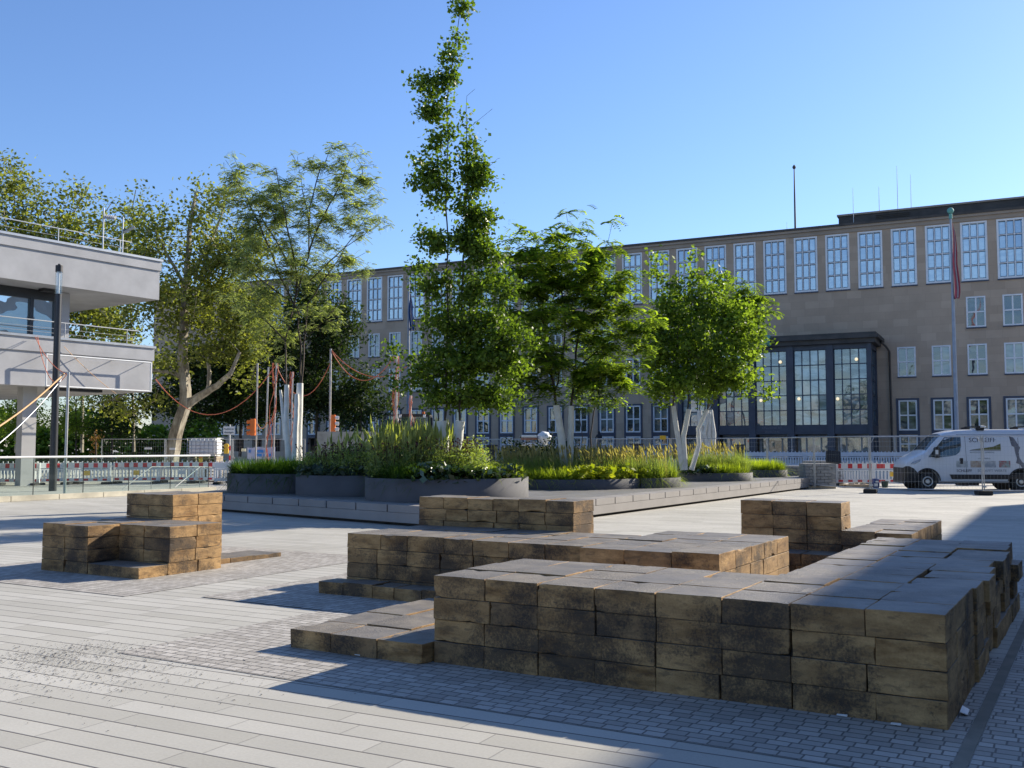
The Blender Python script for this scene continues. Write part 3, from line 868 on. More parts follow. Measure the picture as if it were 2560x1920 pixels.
# small planters
blades('yellow_green_grass', in_circ(PL5, 220, rg, lambda x,y: x > 6.8), S3, .48, .018, M['grass_yel'], 'yellow green grass in the small planter second from the right', 'ornamental grass', clumps=26, seed=19, lean=.55, droop=.7)
leafmass('glossy_leaf_plants', in_circ(PL5, 90, rg, lambda x,y: x < 7.0 and y < 34.8), S3, .26, .15, .11, M['bergenia'], 'dark glossy leaves at the left rim of the small planter', 'bergenia', per=14, seed=20)
blades('fountain_grass', in_circ(PL5, 170, rg, lambda x,y: y > 34.9), S3, .85, .014, M['grass_pale'], 'fountain grass at the back of the small planter', 'ornamental grass', clumps=22, seed=21, lean=.4)
spikes('grass_plumes', in_circ(PL5, 130, rg, lambda x,y: y > 34.9), S3, .9, .2, .028, M['plume'], 'pale plumes above the small planter', 'grass plumes', seed=22, lean=.25, bend=math.pi*.85)
blades('yellow_green_grass', in_circ(PL6, 170, rg), S3, .52, .020, M['grass_yel'], 'yellow green grass in the smallest planter at the deck end', 'ornamental grass', clumps=24, seed=23, out=dirn(PL6), lean=.55, droop=.7)

# ------------------------------------------------------------------ trees
class Skel:
    def __init__(s, seed):
        s.r = np.random.default_rng(seed); s.p = []; s.par = []; s.base = []
    def stem(s, pts, n=10, start=-1):
        """polyline stem subdivided"""
        last = start
        pts = [np.array(tuple(p), float) for p in pts]
        ids = []
        for i in range(len(pts)-1):
            L = np.linalg.norm(pts[i+1]-pts[i]); k = max(1, int(L/.3))
            for j in range(k + (1 if i == len(pts)-2 else 0)):
                q = pts[i]+(pts[i+1]-pts[i])*j/k + s.r.normal(0, .012, 3)
                s.p.append(q); s.par.append(last); last = len(s.p)-1; ids.append(last)
        return ids
    def grow(s, targets, step=.35, upcost=.7, minz=None, jit=.05, arch=.25):
        t0 = np.mean(np.array(s.p), axis=0)
        targets = sorted(targets, key=lambda t: min(1e9, float(np.min(np.linalg.norm(np.array(s.p)[::4]-t, axis=1)))))
        tips = []
        for t in targets:
            A = np.array(s.p)
            d = np.linalg.norm(A-t, axis=1) + upcost*np.maximum(0, A[:,2]-t[2])
            if minz is not None: d += np.where(A[:,2] < minz, 50, 0)
            i = int(np.argmin(d)); a = A[i]; L = np.linalg.norm(t-a)
            k = max(1, int(L/step)); last = i
            for j in range(1, k+1):
                f = j/k
                q = a+(t-a)*f; q[2] -= arch*L*f*(1-f)*.6; 
                if j < k: q += s.r.normal(0, jit, 3)
                s.p.append(q); s.par.append(last); last = len(s.p)-1
            tips.append(last)
        return tips
    def radii(s, rt=.006, ex=.42, rmax=.1):
        n = len(s.p); cnt = np.zeros(n)
        child = np.zeros(n, int)
        for i in range(n):
            if s.par[i] >= 0: child[s.par[i]] += 1
        for i in range(n-1, -1, -1):
            if child[i] == 0: cnt[i] += 1
            if s.par[i] >= 0: cnt[s.par[i]] += cnt[i]
        return np.minimum(rt*cnt**ex, rmax), child
    def mesh(s, rad, sides=5, zmin=-1):
        V = []; 
        P_ = np.array(s.p)
        for i, pi in enumerate(s.par):
            if pi < 0: continue
            a, b = P_[pi], P_[i]
            d = b-a; L = np.linalg.norm(d)
            if L < 1e-4: continue
            d /= L
            o = np.cross(d, [0.13,.21,.97] if abs(d[2]) < .9 else [1,0,0]); o /= np.linalg.norm(o)
            o2 = np.cross(d, o)
            ra = min(rad[pi], rad[i]*1.25); rb = rad[i]
            ns = sides if rad[i] > .02 else 3
            an = [2*math.pi*k/ns for k in range(ns)]
            A = [a-d*ra*.3+(o*math.cos(t)+o2*math.sin(t))*ra for t in an]; B = [b+(o*math.cos(t)+o2*math.sin(t))*rb for t in an]
            for k in range(ns):
                V += [A[k], A[(k+1)%ns], B[(k+1)%ns], B[k]]
        return np.array(V)
def blob_targets(r, blobs, Y, dens, depth=1.0):
    out = []
    for b in blobs:
        sx, sy, rx, ry = b[:4]; dy = b[4] if len(b) > 4 else 0
        c = Q(sx, sy, Y+dy); rX = px(rx, Y+dy); rZ = px(ry, Y+dy); rY = (b[5] if len(b) > 5 else max(rX, min(rZ, 1.6)*.8)*depth)
        n = max(2, int(dens*rX*rZ*rY*4.19*(.5 if (dens >= 40 and sy > 690) else (3.2 if dens >= 40 and sy < 300 else (2.1 if dens >= 40 and sy < 620 and sx > 1140 else 1.15 if dens >= 40 else 1)))))
        for _ in range(n):
            v = r.normal(size=3); v /= np.linalg.norm(v); v *= r.uniform()**(1/2.6)
            out.append(np.array([c.x+v[0]*rX, c.y+v[1]*rY, c.z+v[2]*rZ]))
    return out
def fronds(r, bases, nf, L, nl, lw, ll, drop=.8):
    """arching compound leaves: nf per base, each with nl leaflet pairs"""
    n = len(bases)*nf
    B = np.repeat(np.array(bases), nf, axis=0) + r.normal(0, .06, (n,3))
    a = r.uniform(0, 2*np.pi, n); d = np.stack([np.cos(a), np.sin(a), r.uniform(-.1,.5,n)], 1)
    side = np.stack([-np.sin(a), np.cos(a), np.zeros(n)], 1)
    Ln = L*r.uniform(.7,1.2,n)
    tn = np.clip(r.uniform(0,1,n), 0, 1)
    V = []; T = []
    for k in range(nl):
        f = (k+1)/nl
        c = B + d*(Ln*f)[:,None]; c[:,2] -= drop*(Ln*f*f)
        for sg in (-1, 1):
            ld = side*sg + d*.5 + np.array([0,0,-.45*f]); ld /= np.linalg.norm(ld, axis=1, keepdims=True)
            tip = c + ld*ll*(1.1-.4*f); m_ = c + ld*ll*.5; wv = d*lw*.5
            V.append(np.stack([c, m_+wv, tip, m_-wv], 1)); T.append(np.clip(tn+r.uniform(-.15,.15,n),0,1))
    return np.concatenate(V, 0).reshape(-1,3), np.concatenate(T)
def tree(label, base, stems, blobs, Y, dens, leafm, barkm, group, seed, kind='leaf', leafn=30, L=.08, W=.06, sig=.22, white=None, rt=.006, ex=.42, rmax=.1, step=.35, upcost=.7, minz=2.5, twigs=None, whr=.06, pos=None, stemr=None, arch=.25, extra=None, depth=1.0):
    root = empty('tree', base, label, 'tree', group)
    sk = Skel(seed); r = sk.r
    sids = [sk.stem(s_) for s_ in stems]
    tg = blob_targets(r, blobs, Y, dens, depth)
    n0 = len(sk.p)
    tips = sk.grow(tg, step, upcost, minz, arch=arch)
    if extra:
        for e in extra: sk.stem(e)
    rad, child = sk.radii(rt, ex, rmax)
    if stemr:
        for ids, (ra, rb) in zip(sids, stemr):
            for q, i in enumerate(ids): rad[i] = max(rad[i], ra+(rb-ra)*q/len(ids))
    print('TREE', label[:40], len(tg), len(sk.p))
    np_mesh('trunk', sk.mesh(rad), 4, barkm, root)
    A = np.array(sk.p)
    if kind == 'leaf':
        near = []
        for t in tips:
            near.append(t); p1 = sk.par[t]
            if p1 >= n0: near.append(p1)
            if sk.par[p1] >= n0 and r.uniform() < .6: near.append(sk.par[p1])
        C = np.repeat(A[near], leafn, axis=0)
        off = r.normal(0, sig, C.shape); off[:,2] *= .75
        C = C+off
        tb = np.repeat(r.uniform(0,.6,len(near)), leafn)
        V = leafcloud(r, C, L, W, .35, .25)
        T = np.clip(tb+r.uniform(0,.45,len(C)), 0, 1)
    else:
        near = []
        for t in tips:
            q = t; c = 0
            while q >= n0 and c < 4: near.append(q); q = sk.par[q]; c += 1
        V, T = fronds(r, A[near], leafn, L, 6, W, sig, drop=.55)
    np_mesh('crown', V, 4, leafm, root, T)
    if white:
        for (pts, r0, r1) in white:
            m = MB()
            pts = [Vector(p) for p in pts]
            fine = []
            for i in range(len(pts)-1):
                for k in range(4): fine.append(pts[i].lerp(pts[i+1], k/4) + Vector((random.uniform(-.008,.008), random.uniform(-.008,.008), 0)))
            fine.append(pts[-1])
            rr = [(r0+(r1-r0)*i/(len(fine)-1))*random.uniform(.95,1.05) for i in range(len(fine))]
            m.tube(fine, rr, 10)
            m.build('whitewashed_stem', M['whitewash'], root)
    return root
G1 = 'whitewashed trees in the deck planters'
# feathery tree, left
Y = 26.9
fk = Q(752, 745, Y)
stA = [[Q(722,1152,Y), Q(718,1060,Y), Q(716,960,Y), Q(712,850,Y), Q(735,760,Y), Q(770,640,Y), Q(775,520,Y), Q(800,420,Y)],
       [Q(745,1152,Y+.1), Q(748,1060,Y+.1), Q(752,960,Y+.1), Q(752,860,Y+.1), Q(745,780,Y), Q(700,690,Y), Q(650,560,Y), Q(590,450,Y)],
       [Q(752,1000,Y+.1), Q(760,860,Y+.1), Q(770,760,Y), Q(850,640,Y+.3), Q(930,520,Y+.5)],
       [Q(735,760,Y), Q(745,700,Y+.1), Q(690,600,Y+.4), Q(640,520,Y+.5), Q(565,400,Y+.6)], [Q(745,700,Y), Q(725,600,Y-.4), Q(700,480,Y-.5), Q(690,420,Y-.6)],
       [Q(770,640,Y), Q(800,560,Y-.4), Q(850,460,Y-.6), Q(880,380,Y-.7)], [Q(775,700,Y), Q(860,620,Y-.4), Q(950,560,Y-.6)], [Q(735,760,Y), Q(650,700,Y-.5), Q(590,640,Y-.6)],
       [Q(752,860,Y), Q(830,780,Y), Q(900,700,Y+.3)], [Q(712,850,Y), Q(650,790,Y), Q(600,740,Y+.3)], [Q(780,600,Y+.2), Q(760,500,Y+.5), Q(745,390,Y+.6)]]
tree('feathery small-leaved tree with three whitewashed stems in the leftmost planter', Q(735,1152,Y), stA,
     [(575,415,40,50),(560,470,45,50),(620,500,60,50),(650,455,75,60),(680,520,70,50),(740,410,50,38),(855,415,80,60),(930,455,50,45),(775,520,140,70),(905,560,75,55),(620,560,75,75),(730,640,150,70),(890,660,60,50),(660,720,85,70,-.3),(800,770,60,60,.4),(560,500,35,50),(940,500,40,40),(620,640,60,50),(590,730,50,50,1),(640,800,60,50,.5),(690,870,60,45,.3),(830,800,50,40,-.4),(720,800,70,50)],
     Y, 21, M['leaf_sophora'], M['bark'], G1, 21, kind='frond', leafn=4, L=.17, W=.034, sig=.065, rt=.0056, ex=.42, rmax=.085, upcost=.5, minz=4.0, arch=.3,
     white=[([Q(722,1152,Y), Q(716,1060,Y), Q(717,962,Y)], .085, .065), ([Q(712,1100,Y+.05), Q(707,1030,Y), Q(701,975,Y)], .05, .035), ([Q(745,1152,Y+.1), Q(747,1050,Y+.1), Q(750,958,Y+.1)], .11, .085), ([Q(736,1152,Y-.1), Q(741,1040,Y-.1), Q(742,985,Y-.1)], .08, .06)])
# ginkgo
Y = 23.0
L1 = [Q(1112,1160,Y), Q(1113,1050,Y), Q(1118,900,Y), Q(1118,700,Y), Q(1117,560,Y), Q(1118,400,Y), Q(1118,250,Y), Q(1130,150,Y), Q(1150,40,Y), Q(1163,-60,Y)]
L2 = [Q(1137,1160,Y-.1), Q(1150,1052,Y-.1), Q(1150,900,Y-.1), Q(1156,700,Y), Q(1165,520,Y), Q(1168,400,Y), Q(1166,285,Y), Q(1165,260,Y)]
L3 = [Q(1090,1160,Y+.1), Q(1096,1050,Y+.1), Q(1080,900,Y+.1), Q(1060,800,Y)]
tw = [[Q(1166,280,Y), Q(1167,240,Y), Q(1188,222,Y)], [Q(1175,320,Y), Q(1190,305,Y), Q(1232,270,Y)], [Q(1200,425,Y), Q(1215,420,Y), Q(1248,395,Y)]]
tree('tall slender ginkgo with two leaders and whitewashed stems in the big front planter', Q(1115,1160,Y), [L1, L2, L3],
     [(1153,20,11,40),(1140,95,10,35),(1128,150,17,30),(1122,210,17,38),(1055,208,36,12),(1085,235,22,14),(1075,280,32,22),(1118,300,26,34),(1110,345,28,30),(1085,365,32,18),(1032,400,28,12),(1092,420,48,26),(1075,460,48,28),(1110,500,36,34),(1060,590,36,26),(1100,610,36,40),
      (1163,300,15,24),(1175,340,16,30),(1180,390,30,42),(1185,450,36,42),(1220,455,20,12),(1165,520,28,36),(1200,545,42,30),(1165,600,40,40),(1210,640,52,42),
      (1080,700,60,50),(1170,720,70,60),(1250,700,48,60),(1110,800,80,60),(1200,820,90,70),(1090,900,80,55),(1210,920,110,62),(1290,860,48,75),(1130,990,95,48),(1240,990,70,40),(985,880,30,26),(1010,950,36,40),(955,905,18,16)],
     Y, 60, M['leaf_dark'], M['bark'], G1, 22, leafn=22, L=.095, W=.09, sig=.14, rt=.0045, ex=.38, rmax=.075, upcost=.8, minz=2.5, step=.25, arch=.1, extra=tw, depth=.85,
     white=[([Q(1112,1165,Y), Q(1108,1110,Y), Q(1106,1053,Y)], .13, .14), ([Q(1097,1165,Y+.1), Q(1097,1110,Y+.1), Q(1094,1053,Y+.1)], .09, .10), ([Q(1133,1165,Y-.1), Q(1143,1110,Y-.1), Q(1151,1052,Y-.1)], .12, .105)])
# bright compound leaved tree
Y = 29.2
stC = [[Q(1412,1170,Y), Q(1405,1080,Y), Q(1390,1012,Y), Q(1385,960,Y), Q(1368,900,Y), Q(1360,800,Y), Q(1350,680,Y), Q(1345,600,Y)],
       [Q(1388,980,Y), Q(1405,900,Y), Q(1415,820,Y), Q(1400,700,Y), Q(1420,600,Y)],
       [Q(1424,1170,Y+.1), Q(1428,1080,Y+.1), Q(1428,1015,Y+.1), Q(1435,930,Y+.1), Q(1450,800,Y), Q(1490,700,Y), Q(1520,600,Y)],
       [Q(1435,930,Y+.1), Q(1500,870,Y), Q(1580,830,Y-.2)]]
tree('bright green tree with drooping compound leaves and two whitewashed stems in the long planter', Q(1415,1170,Y), stC,
     [(1440,560,50,42),(1535,545,28,32),(1300,585,48,40),(1370,580,45,38),(1260,620,30,32),(1520,620,45,45),(1400,660,130,70),(1320,720,90,70),(1500,720,100,75),(1590,780,60,50),(1400,800,130,70),(1540,850,75,50),(1330,900,90,60),(1460,910,110,55),(1340,1000,70,42),(1480,990,90,42),(1580,950,55,45),(1625,820,40,45),(1225,690,50,60),(1240,780,50,55),(1270,940,50,50),(1610,900,40,50),(1300,650,60,50),(1560,690,55,45)],
     Y, 10, M['leaf_bright'], M['bark'], G1, 23, kind='frond', leafn=4, L=.34, W=.08, sig=.13, rt=.0065, ex=.42, rmax=.085, upcost=1.0, minz=3.3, arch=.25,
     white=[([Q(1412,1172,Y), Q(1403,1090,Y), Q(1391,1013,Y)], .12, .10), ([Q(1424,1172,Y+.1), Q(1427,1090,Y+.1), Q(1428,1015,Y+.1)], .10, .085)])
# lobed leaved tree, right
Y = 33.8
stD = [[Q(1707,1170,Y), Q(1695,1090,Y), Q(1683,1014,Y), Q(1690,900,Y), Q(1700,760,Y), Q(1705,690,Y)],
       [Q(1712,1170,Y), Q(1710,1090,Y), Q(1721,1022,Y), Q(1720,900,Y), Q(1728,780,Y), Q(1738,620,Y)],
       [Q(1729,1172,Y+.1), Q(1748,1110,Y+.1), Q(1745,1070,Y+.1), Q(1770,1022,Y+.1), Q(1780,900,Y), Q(1820,800,Y)]]
tree('dense mid-green tree with thin whitewashed stems in front of the glazed portico', Q(1712,1172,Y), stD,
     [(1738,640,12,26),(1742,690,26,24),(1668,690,38,26),(1640,650,14,20),(1700,740,70,40),(1790,745,60,34),(1650,790,50,45),(1740,810,90,55),(1840,820,55,45),(1690,880,80,55),(1790,890,90,55),(1870,870,38,40),(1640,900,42,55),(1720,965,100,42),(1830,950,60,45),(1890,945,22,26),(1640,985,42,34),(1918,980,10,8),(1630,860,45,60),(1860,780,50,40),(1880,830,40,45),(1760,700,60,30)],
     Y, 8, M['leaf_mid'], M['bark'], G1, 24, leafn=26, L=.15, W=.12, sig=.20, rt=.0065, ex=.42, rmax=.09, upcost=.8, minz=3.4, arch=.15,
     white=[([Q(1707,1175,Y), Q(1694,1090,Y), Q(1683,1015,Y)], .10, .085), ([Q(1713,1175,Y), Q(1709,1090,Y), Q(1722,1023,Y)], .095, .085), ([Q(1729,1175,Y+.1), Q(1747,1112,Y+.1), Q(1745,1072,Y+.1), Q(1768,1024,Y+.1)], .09, .06)])
# feathery tree further back right
Y = 43.0
stE = [[Q(1755,1150,Y), Q(1752,1080,Y), Q(1749,1025,Y), Q(1760,900,Y), Q(1800,760,Y)], [Q(1775,1150,Y), Q(1762,1085,Y), Q(1770,1022,Y), Q(1830,900,Y), Q(1870,780,Y)],
       [Q(1780,1150,Y+.2), Q(1782,1080,Y+.2), Q(1775,1025,Y+.2), Q(1850,900,Y+.4), Q(1900,800,Y+.4)]]
tree('paler feathery tree behind the dense right tree, its white stems bundled', Q(1768,1150,Y), stE,
     [(1850,725,60,34),(1800,700,45,34),(1890,770,48,42),(1925,800,32,30),(1900,740,30,22),(1830,790,70,45),(1870,850,50,45),(1780,860,60,60),(1850,920,50,40)],
     Y, 7, M['leaf_bright'], M['bark'], G1, 25, kind='frond', leafn=5, L=.34, W=.07, sig=.15, rt=.008, ex=.42, rmax=.09, upcost=.9, minz=4, arch=.2,
     white=[([Q(1755,1155,Y), Q(1751,1085,Y), Q(1749,1026,Y)], .13, .11), ([Q(1776,1155,Y), Q(1760,1085,Y), Q(1764,1060,Y), Q(1768,1026,Y)], .11, .07), ([Q(1781,1155,Y+.2), Q(1783,1085,Y+.2), Q(1776,1025,Y+.2)], .14, .11), ([Q(1770,1155,Y+.1), Q(1771,1085,Y+.1), Q(1772,1030,Y+.1)], .12, .10)])
# unpainted tree behind the long planter
Y = 43.0
stF = [[Q(1450,1140,Y), Q(1456,1090,Y), Q(1447,1040,Y), Q(1445,960,Y)], [Q(1478,1140,Y), Q(1476,1090,Y), Q(1482,1045,Y), Q(1500,960,Y), Q(1520,880,Y)]]
tree('dark twin-stemmed tree standing behind the bright compound leaved tree', Q(1465,1140,Y), stF,
     [(1450,960,60,50),(1520,930,60,50),(1490,860,80,50),(1440,1010,20,15),(1530,1010,30,16)], Y, 1.6, M['leaf_mid'], M['bark'], None, 26, leafn=30, L=.15, W=.1, sig=.25, rt=.012, ex=.4, rmax=.16, minz=3.2)
# plane tree, left
Y = 54.0
stP = [[Q(428,1150,Y), Q(437,1090,Y), Q(450,1045,Y), Q(462,1015,Y), Q(462,960,Y), Q(455,890,Y), Q(460,780,Y), Q(468,660,Y), Q(475,560,Y), Q(490,480,Y)],
       [Q(462,1015,Y), Q(500,990,Y), Q(540,965,Y-.5), Q(575,935,Y-1), Q(600,880,Y-1)],
       [Q(520,975,Y-.3), Q(523,930,Y-.3), Q(520,900,Y), Q(560,840,Y)],
       [Q(462,950,Y), Q(430,930,Y), Q(380,925,Y-1), Q(340,960,Y-1.5), Q(300,990,Y-2), Q(260,1005,Y-2)],
       [Q(465,720,Y), Q(420,640,Y), Q(380,560,Y)], [Q(468,700,Y), Q(530,600,Y), Q(560,520,Y)]]
pt = tree('broad plane tree with a thick leaning pale trunk left of the deck', Q(428,1150,Y), stP,
     [(470,500,75,60),(560,520,70,60),(640,580,60,60),(390,540,60,50),(330,560,50,55),(440,620,110,80),(560,640,110,80),(370,680,90,70),(500,750,130,80),(620,730,80,90),(380,800,90,60),(560,850,110,60),(420,880,80,50),(650,850,50,50),(350,975,60,32,-2),(340,1005,60,32,-2),(265,1012,48,26,-2),(400,985,42,28,-2),(300,1040,30,14,-2),(610,920,60,35),(660,780,60,60),(600,860,70,50)],
     Y, .72, M['leaf_plane'], M['plane_bark'], 'plane trees left of the plaza', 31, leafn=40, L=.21, W=.17, sig=.48, rt=.020, ex=.38, rmax=.42, step=.7, upcost=.6, minz=3.0, depth=.9, stemr=[(.42,.08),(.26,.08),(.14,.06),(.14,.04),(.12,.05),(.12,.05)])
Y = 66.0
tree('plane tree behind the left building, tallest at the left edge of the picture', Q(40,1130,Y), [[Q(40,1130,Y), Q(45,900,Y), Q(50,700,Y), Q(55,560,Y)]],
     [(10,440,70,60),(75,480,60,60),(0,560,110,80),(110,600,90,70),(-60,520,60,80),(60,700,160,80)], Y, .34, M['leaf_plane'], M['plane_bark'], 'plane trees left of the plaza', 32, leafn=46, L=.27, W=.2, sig=.58, rt=.03, ex=.38, rmax=.4, step=.9, minz=6)
tree('plane tree behind the left building beside the roof floodlights', Q(205,1130,Y+2), [[Q(205,1130,Y+2), Q(205,900,Y+2), Q(200,700,Y+2), Q(195,560,Y+2)]],
     [(180,480,55,50),(235,510,50,50),(150,560,70,60),(250,580,70,60),(200,660,110,70),(230,780,120,80),(180,880,90,50)], Y+2, .34, M['leaf_plane'], M['plane_bark'], 'plane trees left of the plaza', 33, leafn=46, L=.27, W=.2, sig=.58, rt=.03, ex=.38, rmax=.4, step=.9, minz=6)
tree('plane tree between the roof floodlights and the leaning plane tree', Q(330,1130,Y+1), [[Q(335,1130,Y+1), Q(330,900,Y+1), Q(325,700,Y+1), Q(320,600,Y+1)]],
     [(320,500,45,36),(300,560,50,50),(345,590,55,60),(310,680,70,70),(290,800,70,70),(350,880,70,50)], Y+1, .38, M['leaf_plane'], M['plane_bark'], 'plane trees left of the plaza', 34, leafn=46, L=.27, W=.2, sig=.56, rt=.03, ex=.38, rmax=.35, step=.9, minz=6)
# dark shaded trees before the main building
Y = 66.0
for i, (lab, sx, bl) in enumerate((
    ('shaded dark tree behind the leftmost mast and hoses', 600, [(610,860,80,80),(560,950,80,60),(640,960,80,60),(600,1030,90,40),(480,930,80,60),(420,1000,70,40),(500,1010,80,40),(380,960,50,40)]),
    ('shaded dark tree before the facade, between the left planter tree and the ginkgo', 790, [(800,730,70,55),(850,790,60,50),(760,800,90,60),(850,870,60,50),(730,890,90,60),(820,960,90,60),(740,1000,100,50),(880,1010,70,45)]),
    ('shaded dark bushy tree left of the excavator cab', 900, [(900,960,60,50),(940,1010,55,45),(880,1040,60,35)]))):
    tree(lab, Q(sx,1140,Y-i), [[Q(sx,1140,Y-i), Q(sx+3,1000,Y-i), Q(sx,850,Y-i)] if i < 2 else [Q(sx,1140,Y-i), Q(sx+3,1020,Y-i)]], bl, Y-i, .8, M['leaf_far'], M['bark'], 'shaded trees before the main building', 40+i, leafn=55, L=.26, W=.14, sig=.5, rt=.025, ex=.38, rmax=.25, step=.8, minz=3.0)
# greenery behind the left building
Y = 62.0
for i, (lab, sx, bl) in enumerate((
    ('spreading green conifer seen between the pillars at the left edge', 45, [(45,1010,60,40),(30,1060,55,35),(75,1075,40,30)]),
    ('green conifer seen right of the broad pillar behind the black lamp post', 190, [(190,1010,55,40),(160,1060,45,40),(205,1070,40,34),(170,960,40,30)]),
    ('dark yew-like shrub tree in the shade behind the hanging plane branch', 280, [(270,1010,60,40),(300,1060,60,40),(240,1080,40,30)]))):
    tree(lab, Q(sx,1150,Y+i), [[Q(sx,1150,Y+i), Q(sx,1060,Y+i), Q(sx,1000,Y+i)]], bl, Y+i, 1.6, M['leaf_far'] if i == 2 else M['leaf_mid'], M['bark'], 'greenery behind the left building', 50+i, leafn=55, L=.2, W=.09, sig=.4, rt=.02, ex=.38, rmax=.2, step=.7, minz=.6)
dp = empty('dead_shrub', Q(240,1160,46), 'withered brown shrub standing behind the glass balustrade', 'shrub')
r_ = np.random.default_rng(77); pts = []
for t in blob_targets(r_, [(240,1095,12,22),(238,1130,10,28),(246,1100,14,16)], 46, 90): pts.append(t)
C = np.repeat(np.array(pts), 8, axis=0); C += r_.normal(0,.07,C.shape)
np_mesh('withered_leaves', leafcloud(r_, C, .16, .06, 0, .6), 4, M['brown_leaf'], dp, r_.uniform(size=len(C)))
m = MB(); m.tube([Q(240,1165,46), Q(239,1090,46)], [.06,.03], 6); m.build('stem', M['bark'], dp)

# hedge and undergrowth far behind the left building
rh = np.random.default_rng(123)
hd = empty('hedge', (-40, 80, .35), 'tall dark green hedge far behind the left building', 'hedge')
n = 16000
X_ = rh.uniform(-52, -24, n); Y_ = 80+rh.normal(0, 1.1, n); Zt = 3.6+.9*np.sin(X_*.7)+.5*np.sin(X_*2.1); Z_ = .3+Zt*rh.uniform(0,1,n)
np_mesh('foliage', leafcloud(rh, np.stack([X_,Y_,Z_],1), .42, .3), 4, M['leaf_mid'], hd, rh.uniform(size=n))
m = MB()
for k in range(14): m.tube([(-51+2*k,80,.3),(-51+2*k+.2,80,2.6)], [.12,.05], 6)
m.build('stems', M['bark'], hd)
# ------------------------------------------------------------------ main building
NB = Vector((.446, .895, 0)).normalized(); WB = Vector((.895, -.446, 0)).normalized()
DB = 83.0
def BP(s, d, z):     # s along the facade, d outwards towards the plaza
    return NB*(DB-d) + WB*s + Vector((0,0,z))
def bbox(m, s0, s1, d0, d1, z0, z1):
    vs = [BP(s0,d1,z0), BP(s1,d1,z0), BP(s1,d0,z0), BP(s0,d0,z0), BP(s0,d1,z1), BP(s1,d1,z1), BP(s1,d0,z1), BP(s0,d0,z1)]
    m.add(vs, [(0,3,2,1),(4,5,6,7),(0,1,5,4),(1,2,6,5),(2,3,7,6),(3,0,4,7)])
SB0, SB1 = -88.0, 16.0
bld = empty('university_building', BP(-20, 0, 0), 'long grey-brown stone university building with tall white-framed windows and dark glazed portico', 'building')
TALLW, SP = 1.88, 2.53
tall_c = [-14.1 + SP*k for k in range(-27, 11)]
rows = []     # (s centre, width, z0, z1, kind)
for c in tall_c:
    if c > SB1-1.5 or c < -82: continue
    rows.append((c, TALLW, 14.43, 19.03, 'tall'))
    side = c < -30 or c > -3
    if side: rows.append((c, 1.36, 10.82, 13.2, 'small'))
    if c < -25 or c > -7.5:
        rows.append((c, 1.36, 7.16, 9.52, 'small'))
        rows.append((c, 1.36, 2.92, 5.30, 'ground'))
        rows.append((c, 1.36, 1.15, 2.55, 'base'))
# wall with real openings: strips between windows in each storey
mb = MB()
zc = [-.3]
storeys = [('base',1.15,2.55),('ground',2.92,5.30),('small1',7.16,9.52),('small2',10.82,13.2),('tall',14.43,19.03)]
prev = -.3
for nm, z0, z1 in storeys:
    bbox(mb, SB0, SB1, -.45, 0, prev, z0)
    ws = sorted([(c-w_/2, c+w_/2) for (c,w_,a,b,k) in rows if abs(a-z0) < .01])
    x = SB0
    for a, b in ws:
        bbox(mb, x, a, -.45, 0, z0, z1); x = b
    bbox(mb, x, SB1, -.45, 0, z0, z1)
    prev = z1
bbox(mb, SB0, SB1, -.45, 0, prev, 19.1)
bbox(mb, SB0, SB0+.45, -14, -.45, -.3, 19.1); bbox(mb, SB1-.45, SB1, -14, -.45, -.3, 19.1)
mb.build('wall', M['facade'], bld)
mb = MB(); bbox(mb, SB0, SB1, -14.2, -1.4, -.3, 19.05); mb.build('rooms_behind_windows', M['gap'], bld)
mb = MB(); bbox(mb, SB0-.15, SB1+.15, -14.3, .10, 19.1, 19.42); bbox(mb, SB0-.25, SB1+.25, -14.4, .26, 19.42, 19.62); mb.build('cornice', M['cornice'], bld)
mb = MB(); bbox(mb, SB0-.35, SB1+.35, -14.5, .36, 19.62, 19.80); mb.build('roof', M['roofdark'], bld)
pent0 = DB*0  # set back attic
r0 = (2107-CX)/F_PX
sp0 = (DB+3)*(r0*.895-.446)/(.895+.446*r0)
mb = MB(); bbox(mb, sp0, SB1-.6, -11, -3, 19.8, 21.15)
att = mb.build('attic', M['roofdark'], bld)
mb = MB(); bbox(mb, sp0-.12, SB1-.5, -11.1, -2.88, 21.15, 21.3); mb.build('attic_coping', M['cornice'], bld)
mb = MB()
for k in range(8): bbox(mb, sp0+3.0, sp0+5.6, -2.99, -2.93, 20.0+k*.13, 20.07+k*.13)
mb.build('louvre_grille', M['gap'], bld)

